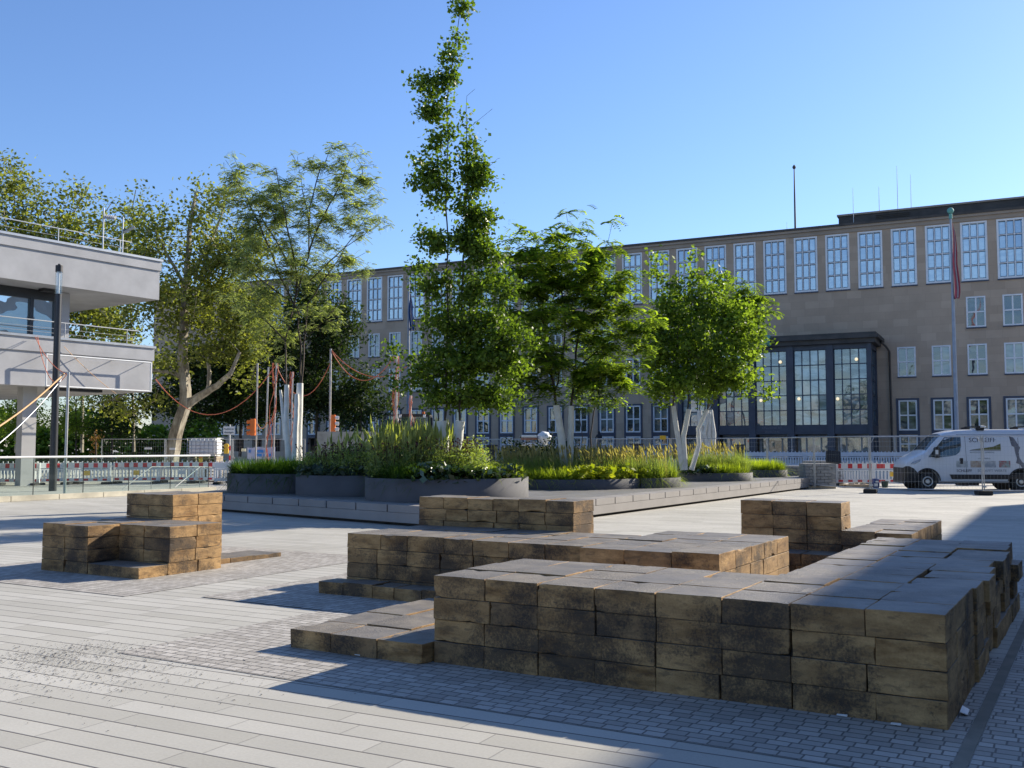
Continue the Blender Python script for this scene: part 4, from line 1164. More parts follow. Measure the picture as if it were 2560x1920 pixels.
def window(c, w_, z0, z1, kind):
    m = MB(); t = .11 if kind != 'tall' else .13
    o = .035
    d0, d1 = -.16, .03
    bbox(m, c-w_/2, c-w_/2+t, d0, d1, z0, z1); bbox(m, c+w_/2-t, c+w_/2, d0, d1, z0, z1)
    bbox(m, c-w_/2+t, c+w_/2-t, d0, d1-.003, z1-t, z1); bbox(m, c-w_/2+t, c+w_/2-t, d0, d1-.003, z0, z0+t)
    iw = w_-2*t; ih = z1-z0-2*t
    if kind == 'tall': nc, nr, bt = 3, 4, .06
    else: nc, nr, bt = 2, 2, .11 if kind != 'base' else .09
    for i in range(1, nc):
        x = c-w_/2+t+iw*i/nc; bbox(m, x-bt/2, x+bt/2, d0+.02, -.03, z0+t, z1-t)
    for j in range(1, nr):
        z = z0+t+ih*j/nr; bbox(m, c-w_/2+t, c+w_/2-t, d0+.025, -.034, z-bt/2, z+bt/2)
    fo = m.build('window', M['white_frame'], bld)
    if kind == 'tall':
        m = MB()
        for i in range(nc):
            for j in range(nr):
                x0 = c-w_/2+t+iw*i/nc+.045; x1 = c-w_/2+t+iw*(i+1)/nc-.045; a0 = z0+t+ih*j/nr+.045; a1 = z0+t+ih*(j+1)/nr-.045
                bbox(m, x0, x0+.02, -.125, -.08, a0, a1); bbox(m, x1-.03, x1, -.125, -.08, a0, a1)
                bbox(m, x0+.03, x1-.03, -.125, -.081, a0, a0+.03); bbox(m, x0+.03, x1-.03, -.125, -.081, a1-.03, a1)
        m.build('casements', M['mullion'], fo)
    m = MB()
    tl = random.Random(int(c*100+z0*10))
    for i in range(nc):
        for j in range(nr):
            x0 = c-w_/2+t+iw*i/nc; x1 = x0+iw/nc; a0 = z0+t+ih*j/nr; a1 = a0+ih/nr
            e = tl.uniform(-.006,.006); e2 = tl.uniform(-.006,.006)
            m.add([BP(x0,-.12+e,a0), BP(x1,-.12-e,a0), BP(x1,-.12-e+e2,a1), BP(x0,-.12+e+e2,a1)], [(0,1,2,3)])
    po_ = m.build('pane', M['pane_tall'] if kind == 'tall' else M['pane_small'], fo)
    tv = []
    mode = tl.random(); dk = tl.uniform(.35, .8)
    for i in range(nc):
        for j in range(nr):
            if kind == 'tall': v = dk if (mode < .22 and j >= 2 and i >= 1) else (dk if mode > .9 else (dk*.7 if mode > .75 and j >= tl.choice((2,3)) else 0.0))
            else: v = tl.uniform(.2, .9) if mode < .4 else (.75 if mode < .75 else tl.uniform(0, .4))  # small panes: reflected light and dark painted in pane by pane
            tv.append(v + tl.uniform(0, .06))
    at_ = po_.data.attributes.new('tint', 'FLOAT', 'FACE'); at_.data.foreach_set('value', tv)
    if kind in ('small',) or kind == 'tall':
        m = MB(); bbox(m, c-w_/2-.03, c+w_/2+.03, 0.002, .09, z0-.10, z0-.002); m.build('sill', M['blue_surround'], fo)
# the ones that show largest first; the part limit is kept
rows.sort(key=lambda t: -t[0]*1.0 + (0 if t[4] == 'tall' else 2))
for rw in rows:
    c = rw[0]
    if rw[4] == 'base' and c < -40 and c > -200: 
        if c < -45: continue
    if rw[4] == 'small' and rw[2] > 10 and c < -62: continue
    if c < -70 and rw[4] != 'ground': continue
    window(*rw)
m = MB()
for (c, w_, z0, z1, k) in rows:
    if k == 'ground' and c > -66:
        a = w_/2; m = MB()
        bbox(m, c-a-.17, c-a-.002, .002, .06, 1.0, z1+.16); bbox(m, c+a+.002, c+a+.17, .002, .06, 1.0, z1+.16)
        bbox(m, c-a-.002, c+a+.002, .002, .057, z1+.002, z1+.157); bbox(m, c-a-.171, c+a+.171, .002, .064, 2.60, 2.90)
        m.build('window_surround', M['blue_surround'], bld)
# portico
DF = 4.0
zt = 9.23
m = MB()
pb0, pb1 = -24.0, -8.72
gl = [(-9.03-3.03*k-2.49, -9.03-3.03*k) for k in range(5)]
edges = [pb0] + [v for g in reversed(gl) for v in g] + [pb1]
for i in range(0, len(edges), 2): bbox(m, edges[i], edges[i+1], DF-.75, DF, .2, 9.6)
for (a, b) in gl:
    bbox(m, a, b, DF-.6, DF-.12, 2.62, 3.32); bbox(m, a, b, DF-.6, DF-.12, zt, 9.6)
bbox(m, pb1-.35, pb1, .3, DF-.75, 2.62, 3.3); bbox(m, pb1-.35, pb1, .3, DF-.75, zt, 9.6); bbox(m, pb1-.36, pb1-.002, .0, .3, .2, 9.6)
bbox(m, pb0, pb0+.35, 0, DF-.75, .2, 9.6)
m.build('portico_frame', M['portico'], bld)
m = MB()
bbox(m, pb0-.5, pb1+.35, -.0, DF+.35, 9.6, 9.95); bbox(m, pb0-.75, pb1+.6, 0, DF+.6, 9.95, 10.22); bbox(m, pb0-.55, pb1+.4, 0, DF+.4, 10.22, 10.4)
m.build('portico_roof', M['roofdark'], bld)
for gi, (a, b) in enumerate(gl):
    m = MB(); nc, nr = 4, 5
    bbox(m, a, a+.07, DF-.42, DF-.28, 3.32, zt); bbox(m, b-.07, b, DF-.42, DF-.28, 3.32, zt)
    for i in range(1, nc):
        x = a+(b-a)*i/nc; bbox(m, x-.035, x+.035, DF-.42, DF-.29, 3.32, zt)
    for j in range(0, nr+1):
        z = 3.32+(zt-3.32)*j/nr; bbox(m, a+.07, b-.07, DF-.41, DF-.30, max(3.321, z-.035), min(zt-.001, z+.035))
    wo = m.build('portico_window', M['mullion'], bld)
    m = MB(); tl = random.Random(gi+3)
    for i in range(nc):
        for j in range(nr):
            x0 = a+(b-a)*i/nc; x1 = a+(b-a)*(i+1)/nc; a0 = 3.32+(zt-3.32)*j/nr; a1 = a0+(zt-3.32)/nr
            e = tl.uniform(-.01,.01); e2 = tl.uniform(-.012,.012)
            m.add([BP(x0,DF-.36+e,a0), BP(x1,DF-.36-e,a0), BP(x1,DF-.36-e+e2,a1), BP(x0,DF-.36+e+e2,a1)], [(0,1,2,3)])
    m.build('pane', M['pane_portico'], wo)
    # doorway bay below: reddish brown doors with panes
    m = MB()
    for x in (a+.02, a+.62, b-.74, b-.14):
        bbox(m, x, x+.12, DF-1.6, DF-1.45, .2, 2.6)
    bbox(m, a+.02, b-.02, DF-1.6, DF-1.46, 2.35, 2.6)
    dr = m.build('door', M['concrete'], bld)
    m = MB(); bbox(m, a+.1, b-.1, DF-1.56, DF-1.52, .25, 2.35); m.build('pane', M['pane_small'], dr)
m = MB()
for j in range(5):
    z0 = 3.3+(zt-3.3)*j/5; 
    bbox(m, pb1-.25, pb1-.12, .3, DF-.75, max(3.301, z0-.03), z0+.03)
for i in range(1, 5):
    d = .3+(DF-1.05)*i/5; bbox(m, pb1-.24, pb1-.13, d-.03, d+.03, 3.3, zt)
sw = m.build('side_window', M['mullion'], bld)
m = MB(); m.add([BP(pb1-.18,.3,3.3), BP(pb1-.18,DF-.75,3.3), BP(pb1-.18,DF-.75,zt), BP(pb1-.18,.3,zt)], [(0,1,2,3)]); m.build('pane', M['pane_portico'], sw)
m = MB()
bbox(m, pb0-.6, pb1+.5, 0, DF+.8, .3, .62); bbox(m, pb0-1, pb1+.9, DF+.8, DF+1.5, .3, .47)
m.build('steps', M['concrete'], bld)
# lettering on the middle beam
Rm = Matrix(((WB.x, 0, -NB.x, 0), (WB.y, 0, -NB.y, 0), (0, 1, 0, 0), (0,0,0,1)))
off = WL[bld.name]
def bmat(s, d, z): return Matrix.Translation(BP(s, d, z)-off) @ Rm
M['letter'] = simple('dull_bronze_letters', (0.14, 0.14, 0.16), .5, .3)
text_part('UNIVERSITÄT', .26, M['letter'], bld, bmat(-16.3, DF-.11, 3.12))
text_part('ZU KÖLN', .26, M['letter'], bld, bmat(-16.3, DF-.11, 2.80))
# copper scroll on the portico roof edge
r0 = (1917-CX)/F_PX; s_cu = (DB-DF-.4)*(r0*.895-.446)/(.895+.446*r0)
m = MB()
for k in range(4):
    c = BP(s_cu-.32+k*.21, DF+.62, 10.03)
    pts = [c + (-NB)*math.cos(t)*.30 + Vector((0,0,1))*math.sin(t)*.36 for t in [2*math.pi*i/16 for i in range(17)]]
    m.tube(pts, .115, 8, caps=False)
m.build('copper_scroll', M['copper'], bld)
# downpipe
r0 = (2228-CX)/F_PX; s_dp = DB*(r0*.895-.446)/(.895+.446*r0)
m = MB(); m.tube([BP(pb1+.45, 1.2, 9.9), BP(s_dp-.2, .6, 9.55), BP(s_dp, .18, 9.2), BP(s_dp+.05, .16, .5)], .085, 8)
m.build('downpipe', M['roofdark'], bld)
# globe lamps hanging inside the portico
M['glow'] = simple('lit_globe', (0.9,0.8,0.6), .5, emis=((1,.82,.5), .5))
for sx, sy in ((1998,997),(2095,997),(1903,1001),(1953,905),(2144,898)):
    r0 = (sx-CX)/F_PX; ss = (DB-DF+.2)*(r0*.895-.446)/(.895+.446*r0)
    y_ = BP(ss, DF-.22, 0).y
    m = MB(); m.sphere(BP(ss, DF-.2, Q(sx, sy, y_).z), .13, 10, 7)
    o = m.build('globe_lamp', M['glow'], None, label='lit globe lamp, %s of the portico' % {1998:'second bay from the right, lower part',2095:'rightmost bay, lower part',1903:'third bay from the right, lower part',1953:'third bay from the right, top row',2144:'rightmost bay, top row'}[sx], cat='lamp', group='globe lamps of the portico')

# raised landing with railing along the facade
m = MB(); bbox(m, -60, -25.2, .02, 3.4, .2, 1.25)
tr = empty('entrance_ramp', BP(-40, 2, 0), 'raised landing with a grey bar railing running along the foot of the facade', 'ramp')
m.build('landing', M['concrete'], tr)
m = MB()
for k in range(int(34.6/.14)):
    s = -59.9+k*.14; m.add([BP(s,3.33,1.25),BP(s+.02,3.33,1.25),BP(s+.02,3.33,2.3),BP(s,3.33,2.3), BP(s,3.35,1.25),BP(s+.02,3.35,1.25),BP(s+.02,3.35,2.3),BP(s,3.35,2.3)], [(0,1,2,3),(4,7,6,5),(0,4,5,1),(2,6,7,3),(1,5,6,2),(0,3,7,4)])
bbox(m, -60, -25.2, 3.31, 3.37, 2.3, 2.36)
m.build('railing', M['steel'], tr)

# masts on the roof
def mast(sx, sytop, d, rad, label, knob=False):
    r0 = (sx-CX)/F_PX; D_ = DB-d; s = D_*(r0*.895-.446)/(.895+.446*r0); b = BP(s, d, 0)
    zt_ = Q(sx, sytop, b.y).z
    z0 = 19.8 if (s < sp0 or d > -3) else 21.3
    m = MB(); m.tube([(b.x,b.y,z0-.02),(b.x,b.y,(z0+zt_)/2),(b.x,b.y,zt_)], [rad, rad*.85, rad*.5], 6)
    if knob: m.sphere((b.x,b.y,zt_-.15), .16, 8, 5); m.sphere((b.x,b.y,zt_), .08, 6, 4)
    m.build('roof_mast', M['roofdark'] if knob else M['steel'], label=label, cat='mast', group='masts on the university roof')
mast(1997, 414, -1.0, .085, 'thick dark flag mast on the roof left of the attic', True)
mast(2145, 470, -2.0, .025, 'thin antenna rising before the left end of the attic')
mast(2211, 467, -5, .03, 'short antenna standing on the attic above the louvre grille')
mast(2258, 415, -5, .03, 'tallest thin antenna on the attic')
mast(2292, 436, -5, .025, 'faint thin antenna with cross arm, rightmost on the attic')
mast(1976, 556, -1.0, .02, 'tiny lightning rod just left of the thick roof mast')

# ------------------------------------------------------------------ flagpoles
def cloth(top, w0, L, seed, nx=12, nz=30, folds=3, taper=.5):
    rnd = random.Random(seed); V = []; F = []
    for j in range(nz+1):
        for i in range(nx+1):
            u = i/nx; v = j/nz; wdt = w0*(.35+taper*min(1, v*1.6))*(1 if v < .9 else 1-(v-.9)*1.5)
            V.append((top[0]+u*wdt*.8 + .04*math.sin(v*9), top[1]-.16*math.sin(u*math.pi*2*folds)*(0.4+v)-.05, top[2]-v*L - u*L*.10*(1-v)*1.5 - .06*math.sin(u*7)))
    for j in range(nz):
        for i in range(nx): F.append((j*(nx+1)+i, j*(nx+1)+i+1, (j+1)*(nx+1)+i+1, (j+1)*(nx+1)+i))
    return V, F
def flagpole(sx, sy, Y, rad, cloths, label, flabel, knobm, z0=.3):
    t = Q(sx, sy, Y); root = empty('flagpole', (t.x, t.y, z0), label, 'flagpole', 'flagpoles before the university building')
    m = MB(); m.tube([(t.x,t.y,z0),(t.x,t.y,z0+(t.z-z0)*.5),(t.x,t.y,t.z-.15)], [rad, rad*.8, rad*.45], 12); m.build('pole', M['pole_grey'], root)
    m = MB(); m.sphere((t.x,t.y,t.z), .2 if sx > 2000 else .12, 14, 9); m.cyl((t.x,t.y,0), .1, t.z-.5, t.z-.2, 10); m.build('finial', knobm, root)
    for nm, top, w0, L, mats, seed in cloths:
        V, F = cloth(top, w0, L, seed)
        fr = empty(nm, top, flabel, 'flag')
        # stripes along the length: faces by column
        for mi, mt in enumerate(mats):
            m = MB(); nx = 12; k = len(mats)
            fs = [f for q, f in enumerate(F) if (q % nx)*k//nx == mi]
            m.v = list(V); m.f = fs; m.sm = [True]*len(fs)
            m.build('stripe', mt, fr)
M['pole_grey'] = simple('grey_pole_paint', (0.30, 0.33, 0.38), .45, .1)
M['flag_red'] = simple('red_flag_cloth', (0.52, 0.09, 0.11), .8); M['flag_white'] = simple('white_flag_cloth', (0.55, 0.50, 0.52), .8)
M['flag_blue'] = simple('blue_flag_cloth', (0.02, 0.10, 0.32), .8)
Yf = 60
tp = Q(2376, 527, Yf)
flagpole(2376, 527, Yf, .135, [('flag', (tp.x-.02, tp.y-.2, Q(2378,560,Yf).z), .5, px(190,Yf), [M['flag_red'], M['flag_white'], M['flag_red']], 1)],
         'tall grey flagpole with a green ball finial at the right', 'limp red and white flag hanging from the tall flagpole at the right', M['copper'])
Yf2 = 70
tp = Q(1024, 705, Yf2)
flagpole(1022, 700, Yf2, .13, [('flag', (tp.x, tp.y-.2, Q(1024,728,Yf2).z), .55, px(100,Yf2), [M['flag_blue'], M['flag_white'], M['flag_blue']], 2)],
         'grey flagpole half hidden behind the ginkgo', 'limp blue and white flag hanging behind the ginkgo', M['pole_grey'])

# ------------------------------------------------------------------ left building
CN = Vector((-16.25, 45.0, 0)); a35 = math.radians(35)
EL = Vector((-math.sin(a35), -math.cos(a35), 0)); ML = Vector((-math.cos(a35), math.sin(a35), 0))
def LP(t, d, z): return CN + EL*t + ML*d + Vector((0,0,z))
def lbox(m, t0, t1, d0, d1, z0, z1):
    vs = [LP(t0,d0,z0), LP(t1,d0,z0), LP(t1,d1,z0), LP(t0,d1,z0), LP(t0,d0,z1), LP(t1,d0,z1), LP(t1,d1,z1), LP(t0,d1,z1)]
    m.add(vs, [(0,1,2,3),(4,7,6,5),(0,4,5,1),(1,5,6,2),(2,6,7,3),(3,7,4,0)])
lb = empty('pavilion_building', LP(8, 4, 0), 'grey rendered flat-roofed building with cantilevered upper storeys at the left', 'building')
TT = 34
m = MB(); lbox(m, 0.05, TT, .06, 15, 8.4, 9.75); m.build('upper_parapet', M['render'], lb)
m = MB(); lbox(m, 0, TT, 0, 15.05, 9.75, 10.18); m.build('roof_fascia', M['render'], lb)
m = MB(); lbox(m, -.05, TT, -.06, 15.1, 10.18, 10.28); m.build('roof_edge', M['steel'], lb)
m = MB(); lbox(m, 0.3, TT, 0.09, 15, 4.12, 5.55); m.build('lower_parapet', M['render'], lb)
m = MB(); lbox(m, 0.25, TT, .03, 15.05, 5.55, 6.12); m.build('terrace_fascia', M['render'], lb)
m = MB(); lbox(m, 0.20, TT, -.03, 15.1, 6.12, 6.22); m.build('terrace_edge', M['steel'], lb)
m = MB(); lbox(m, 3.6, TT, 2.2, 14, 6.22, 8.38); m.build('rear_wall', M['soffit'], lb)
gw = MB(); lbox(gw, 3.5, 3.95, 1.6, 2.25, 6.22, 8.38)
gw.build('pier', M['render'], lb)
m = MB()
lbox(m, 3.95, TT, 1.75, 1.95, 7.98, 8.38); lbox(m, 3.95, TT, 1.75, 1.95, 6.22, 6.36)
xs_ = [3.95, 5.05, 9.0, 13.2, 17.4, 21.6, 26, 30]
for x in xs_: lbox(m, x, x+.14, 1.74, 1.94, 6.36, 7.98)
wf = m.build('window_band', M['dark_grey'], lb)
m = MB()
for a, b in zip(xs_, xs_[1:]+[TT]):
    m.add([LP(a+.14,1.86,6.36), LP(b,1.86,6.36), LP(b,1.86,7.98), LP(a+.14,1.86,7.98)], [(0,1,2,3)])
m.build('pane', M['pane_office'], wf)
# undercroft pillars
for t in (5.75, 12.2, 18.5):
    m = MB(); lbox(m, t-.5, t+.1, .9, 1.35, -.02, 4.13); m.build('pillar', M['concrete'], lb)
m = MB(); lbox(m, 2.6, 5.0, .35, .75, 4.0, 4.12); m.build('strip_vent', M['black'], lb)
m = MB(); lbox(m, 13.4, TT, 3.5, 12, 0, 4.12); m.build('ground_floor_room', M['pane_office'], lb)
m = MB(); lbox(m, 4.2, 5.0, 1.05, 1.5, 8.28, 8.385); m.build('spotlight_rail', M['black'], lb)
def rail(name, t0, t1, d, z0, z1, n, mids, label):
    root = empty(name, LP(t0, d, z0), label, 'railing', 'railings of the pavilion building')
    m = MB(); m.tube([LP(t0,d,z1), LP(t1,d,z1)], .022, 8); m.build('handrail', M['brushed'], root)
    m = MB()
    for z in mids: m.tube([LP(t0+.2,d,z), LP(t1,d,z)], .009, 5)
    m.build('wires', M['steel'], root)
    for k in range(n):
        t = t0+.6+(t1-t0-.6)*k/(n-1); m = MB(); m.tube([LP(t,d,z0), LP(t,d,z1)], .022, 6); m.build('post', M['steel'], root)
rail('roof_railing', 1.2, TT, .55, 10.28, 10.95, 12, [10.62], 'thin steel railing on the roof edge of the left building')
rail('terrace_railing', .8, TT, .45, 6.22, 6.90, 12, [6.42, 6.62], 'thin steel railing on the lower terrace of the left building')
# floodlights
def flood(sx, y0, y1, sy, label, face):
    b = Q(sx, y1, 44.2)
    root = empty('floodlight', (b.x, b.y, 10.28), label, 'floodlight', 'floodlights on the left roof')
    t = Q(sx, y0, 44.2); h = Q(sx, sy, 44.2)
    m = MB(); m.tube([(b.x,b.y,10.28),(b.x,b.y,t.z)], .035, 8); m.build('mast', M['steel'], root)
    m = MB(); T = Matrix.Translation((h.x+.32*face[0], h.y, h.z)) @ Euler((face[1], face[2], face[3])).to_matrix().to_4x4()
    m.box(-.26,.26,-.16,.16,-.05,.05, T); 
    for k in range(6): m.box(-.24+k*.09,-.22+k*.09,-.14,.14,.05,.085, T)
    ho = m.build('lamp_head', M['steel'], root, bevel=.008)
    m = MB(); m.box(-.22,.22,-.13,.13,-.056,-.052, T); m.build('lens', M['white_pl'], ho)
    m = MB(); m.box(min(0,.3*face[0]), max(0,.3*face[0]), -.02,.02,-.02,.02, Matrix.Translation((h.x,h.y,h.z))); m.build('bracket', M['dark_grey'], root)
flood(257, 520, 612, 543, 'roof floodlight tilted down on the left mast of the two', (1, .5, .12, .1))
flood(306, 542, 618, 574, 'roof floodlight tilted up on the right mast, nearer the roof corner', (1, .3, -.55, .2))
# empty banner frame on the facade
fr = empty('tube_frame', LP(4, -.3, 5), 'empty white tube frame for a banner mounted on the left building', 'frame')
def onfac(sx, sy, d):
    dr = ray(sx, sy); # intersect with facade plane offset d outwards
    n = -ML; p0 = LP(0, -d, 0); o = Vector((0,0,CAMZ))
    t = (p0-o).dot(n)/dr.dot(n)
    return o+dr*t
q = [onfac(116, 888, .35), onfac(377, 904.5, .35), onfac(376, 977, .35), onfac(115, 966, .35)]
zt_ = (q[0].z+q[1].z)/2; zb_ = (q[2].z+q[3].z)/2
for i, zz in ((0,zt_),(1,zt_),(2,zb_),(3,zb_)): q[i].z = zz
m = MB()
for i in range(4): m.tube([q[i], q[(i+1)%4]], .035, 8)
m.build('tubes', M['white_pl'], fr)
m = MB()
for f in (0.02, .33, .66, .98):
    for a, b in ((0,1),(3,2)):
        p = q[a].lerp(q[b], f); m.tube([p, p+ML*.44], .018, 6)
m.build('brackets', M['white_pl'], fr)

# ------------------------------------------------------------------ buildings outside the picture that shade and are mirrored
DDR = Vector((.5, .866, 0)); PR = Vector((.866, -.5, 0))
H_ = 15.0
sh = H_/math.tan(SUN_EL)
def shade_pt(p): return Vector((p.x+math.sin(SUN_AZ)*sh, p.y+math.cos(SUN_AZ)*sh, 0))
a1 = P(2465, 1267); 
DDR = (P(2465,1267)-Vector((.42, 4.95, 0))).normalized(); PR = Vector((DDR.y, -DDR.x, 0))
c1 = shade_pt(a1)
ob = empty('lecture_hall', c1, 'tall pale building to the right of the plaza, its shadow lying over the front', 'building')
def rbox(m, t0, t1, d0, d1, z0, z1):
    p = [c1-DDR*t0+PR*d0, c1-DDR*t1+PR*d0, c1-DDR*t1+PR*d1, c1-DDR*t0+PR*d1]
    m.prism([(k.x,k.y) for k in p], z0, z1)
m = MB(); rbox(m, 0, 90, 0, 16, 0, H_); m.build('wall', M['concrete'], ob)
for k in range(4):
    m = MB(); rbox(m, 1.5, 88.5, -.03, -.004, 1.2+3.6*k, 3.2+3.6*k); m.build('window_band', M['pane_office'], ob)
lib = empty('library_building', (0, -60, 0), 'long pale building across the plaza behind the viewer', 'building')
m = MB(); m.box(-60, 30, -76, -58, 0, 11); m.box(-62, 32, -78, -57, 11, 12.2); m.build('wall', simple('pale_render', (0.36,0.38,0.37), .8, 0, .05, .3), lib)
for k in range(3):
    m = MB(); m.box(-59, 29, -57.99, -57.95, 1+3.4*k, 2.9+3.4*k); m.build('window_band', M['pane_office'], lib)
r9 = np.random.default_rng(91)
for i, (x, y) in enumerate(((-34,-40),(-18,-44),(14,-36))):
    rt = empty('tree', (x,y,0), ['round tree before the library behind the viewer, left one','round tree before the library behind the viewer, middle one','round tree before the library behind the viewer, right one'][i], 'tree', 'trees before the library')
    m = MB(); m.tube([(x,y,0),(x+.2,y,3),(x,y+.2,6)], [.3,.22,.1], 8); m.build('trunk', M['bark'], rt)
    C = r9.normal(size=(2600,3)); C /= np.linalg.norm(C,axis=1,keepdims=True); C *= (3.2*r9.uniform(.3,1,(2600,1))**.5); C += np.array([x,y,6.5])
    np_mesh('crown', leafcloud(r9, C, .55, .4), 4, M['leaf_mid'], rt, r9.uniform(size=2600))
# ------------------------------------------------------------------ glass balustrade with kerb on the left
KA = P(0, 1256); KB = P(541, 1229)
ke = (KB-KA).normalized(); kn = Vector((-ke.y, ke.x, 0))
KA2 = KA - ke*9
Lk = (KB-KA2).length
kb = empty('stone_kerb', KB, 'weathered beige stone kerb under the glass balustrade', 'kerb')
m = MB(); nk = 11
for i in range(nk):
    a = KA2+ke*(Lk*i/nk+.006); b = KA2+ke*(Lk*(i+1)/nk-.006); c = b+kn*.34; d = a+kn*.34
    m.prism([(p.x,p.y) for p in (a,b,c,d)], 0, .165)
m.build('kerb_stones', M['beige_stone'], kb, bevel=.008)
gb = empty('glass_balustrade', KB+kn*.2, 'clear glass balustrade with a white metal handrail standing on the kerb', 'balustrade')
def KP(t, d, z): return KA2+ke*t+kn*d+Vector((0,0,z))
m = MB(); m.tube([KP(0,.2,1.30), KP(Lk-.15,.2,1.30)], .035, 10); m.build('handrail', M['white_pl'], gb)
np_ = 10; pl = (Lk-.2)/np_
for i in range(np_):
    m = MB(); a = KP(i*pl+.012,.19,.166); b = KP((i+1)*pl-.012,.21,.166)
    m.prism([(p.x,p.y) for p in (a, KP((i+1)*pl-.012,.19,0), b, KP(i*pl+.012,.21,0))], .166, 1.27)
    m.build('glass_panel', M['clear'], gb)
for i in range(1, np_+1):
    m = MB(); m.tube([KP(i*pl,.2,.166), KP(i*pl,.2,1.28)], .014, 6); m.build('post', M['dark_grey'], gb)
# second balustrade across the stair and its sloping handrails
M['dull_steel'] = simple('dull_steel', (.26,.27,.27), .55, .2)
st = empty('stair_handrails', KP(Lk-6, 1.2, 0), 'two sloping steel handrails of the stair behind the glass balustrade', 'handrail')
for (xa,ya,xb,yb,xc,yc) in ((306,1223,379,1167,505,1167),(436,1219,500,1167,530,1168)):
    Yh = 35.5; m = MB(); A = Q(xa,ya,Yh-1.5); B = Q(xb,yb,Yh); C = Q(xc,yc,Yh+2.5)
    m.tube([A,B,C], .016, 8); m.tube([B, (B.x,B.y,0)], .012, 6)
    m.build('handrail', M['dull_steel'], st)

# street lamp
b = Vector(((137-CX)/F_PX*36.0, 36.0, 0)); zt_ = Q(151, 664, 36).z
ls = empty('street_lamp', b, 'tall black cylindrical street lamp with a clear glass top at the left', 'street lamp')
m = MB(); m.tube([(b.x,b.y,0),(b.x,b.y,5.95),(b.x,b.y,6.0)], [.135,.118,.118], 20); m.build('pole', M['dark_grey'], ls)
zg = Q(148, 735, 36).z
m = MB(); m.cyl(b, .118, 5.99, zg, 20); m.build('pole_top', M['dark_grey'], ls)
zc_ = Q(150, 680, 36).z
m = MB(); m.tube([(b.x,b.y,zg),(b.x,b.y,zc_)], .125, 20, caps=False); m.build('glass_cylinder', M['lamp_glass'], ls)
m = MB(); m.tube([(b.x,b.y,zg),(b.x,b.y,zc_)], .035, 10); m.build('inner_tube', M['white_pl'], ls)
m = MB(); m.cyl(b, .128, zc_, zt_, 20); m.cyl(b, .05, zt_, zt_+.06, 10); m.build('cap', M['black'], ls)

def pole(name, sx0, sy0, sx1, sy1, Y, rad, mat, label, cat, group=None, foot=True, extra=None):
    t = Q(sx0, sy0, Y); bx = (sx1-CX)/F_PX*Y; g0 = ground_z(Y)
    root = empty(name, (bx, Y, g0), label, cat, group)
    m = MB(); m.tube([(bx,Y,g0), (t.x,Y,t.z)], rad, 8); m.build('pole', mat, root)
    if foot:
        m = MB(); m.box(bx-.3, bx+.3, Y-.3, Y+.3, g0, g0+.25); m.build('foot', M['concrete'], root, bevel=.02)
    if extra: extra(root, bx, t)
    return root, t
# aluminium pole at the kerb and its cables
pr, t1 = pole('cable_pole', 171, 930, 167, 1230, 30.9, .045, M['steel'], 'thin aluminium pole at the kerb carrying cables', 'pole', 'poles carrying temporary cables', False)
def hang(p0, p1, sag, n=16):
    return [Vector(p0).lerp(Vector(p1), i/n)+Vector((0,0,-sag*4*(i/n)*(1-i/n))) for i in range(n+1)]
def cable(p0, p1, sag, rad, mat, label, group='temporary cables strung between poles'):
    m = MB(); m.tube(hang(p0, p1, sag), rad, 6); m.build('cable', mat, label=label, cat='cable', group=group)
M['tan_cable'] = simple('tan_cable', (0.62,0.36,0.16), .6)
top1 = Q(160, 934, 30.9)
cable(top1, Q(-60, 1100, 27), .15, .028, M['tan_cable'], 'tan cable running down from the aluminium pole to the left edge')
cable(Q(152, 950, 30.9), Q(-60, 1150, 26), .2, .02, M['steel'], 'grey cable running down below the tan one at the left edge')
cable(Q(165,934,31), onfac(88, 842, .1), .25, .014, M['hose'], 'thin reddish cable from the aluminium pole up to the terrace of the left building')
cable(Q(168,934,31), onfac(94, 842, .1), .9, .014, M['hose'], 'slack reddish cable looping below the terrace of the left building')
cable(onfac(160, 866, .05), onfac(290, 984, .12), .1, .012, M['tan_cable'], 'thin pale cable crossing the banner frame of the left building')
cable(Q(389, 948, 46), Q(690, 912, 46), 2.0, .02, M['hose'], 'long sagging orange cable in front of the leaning plane tree')
cable(Q(827, 874, 47), Q(1027, 909, 47), .95, .02, M['hose'], 'sagging orange cable between the mast by the traffic light and the mast over the excavator')
cable(Q(829, 878, 47), Q(985, 890, 47.3), 1.3, .02, M['hose'], 'second slacker orange cable between the same two masts')
cable(Q(690, 912, 46), Q(829, 900, 47), 1.6, .02, M['hose'], 'orange cable running behind the white stems of the left planter tree')
cable(Q(644, 1060, 46), Q(668, 1056, 46), .25, .022, M['tan_cable'], 'short slack cable loop between the two leftmost masts')
G2 = 'poles carrying temporary cables'
M['mastm'] = simple('shade_darkened_mast_paint', (.42,.40,.37), .6, 0, .3, 6)  # white paint darkened, partial shade put into the colour
def wrap(root, bx, t, mat=None, z0=.4, rad=.075, seed=1):
    rnd = random.Random(seed); m = MB()
    for k in range(4):
        pts = []; a0 = rnd.uniform(0,6)
        for i in range(26):
            f = i/25; z = z0+(t.z-z0)*f; x = bx+(t.x-bx)*f
            pts.append((x+math.cos(a0+f*9+k)*rad*rnd.uniform(.7,1.5), t.y-.05+math.sin(a0+f*9+k)*rad*rnd.uniform(.7,1.5), z))
        m.tube(pts, .014, 5)
    m.build('wound_cables', M['hose'], root)
pole('mast', 644, 908, 641, 1150, 46, .042, M['mastm'], 'white mast beside the orange traffic light left of the planter tree', 'pole', G2)
pole('mast', 671, 918, 664, 1150, 46.4, .04, M['steel'], 'grey mast, second of the three left of the planter tree', 'pole', G2)
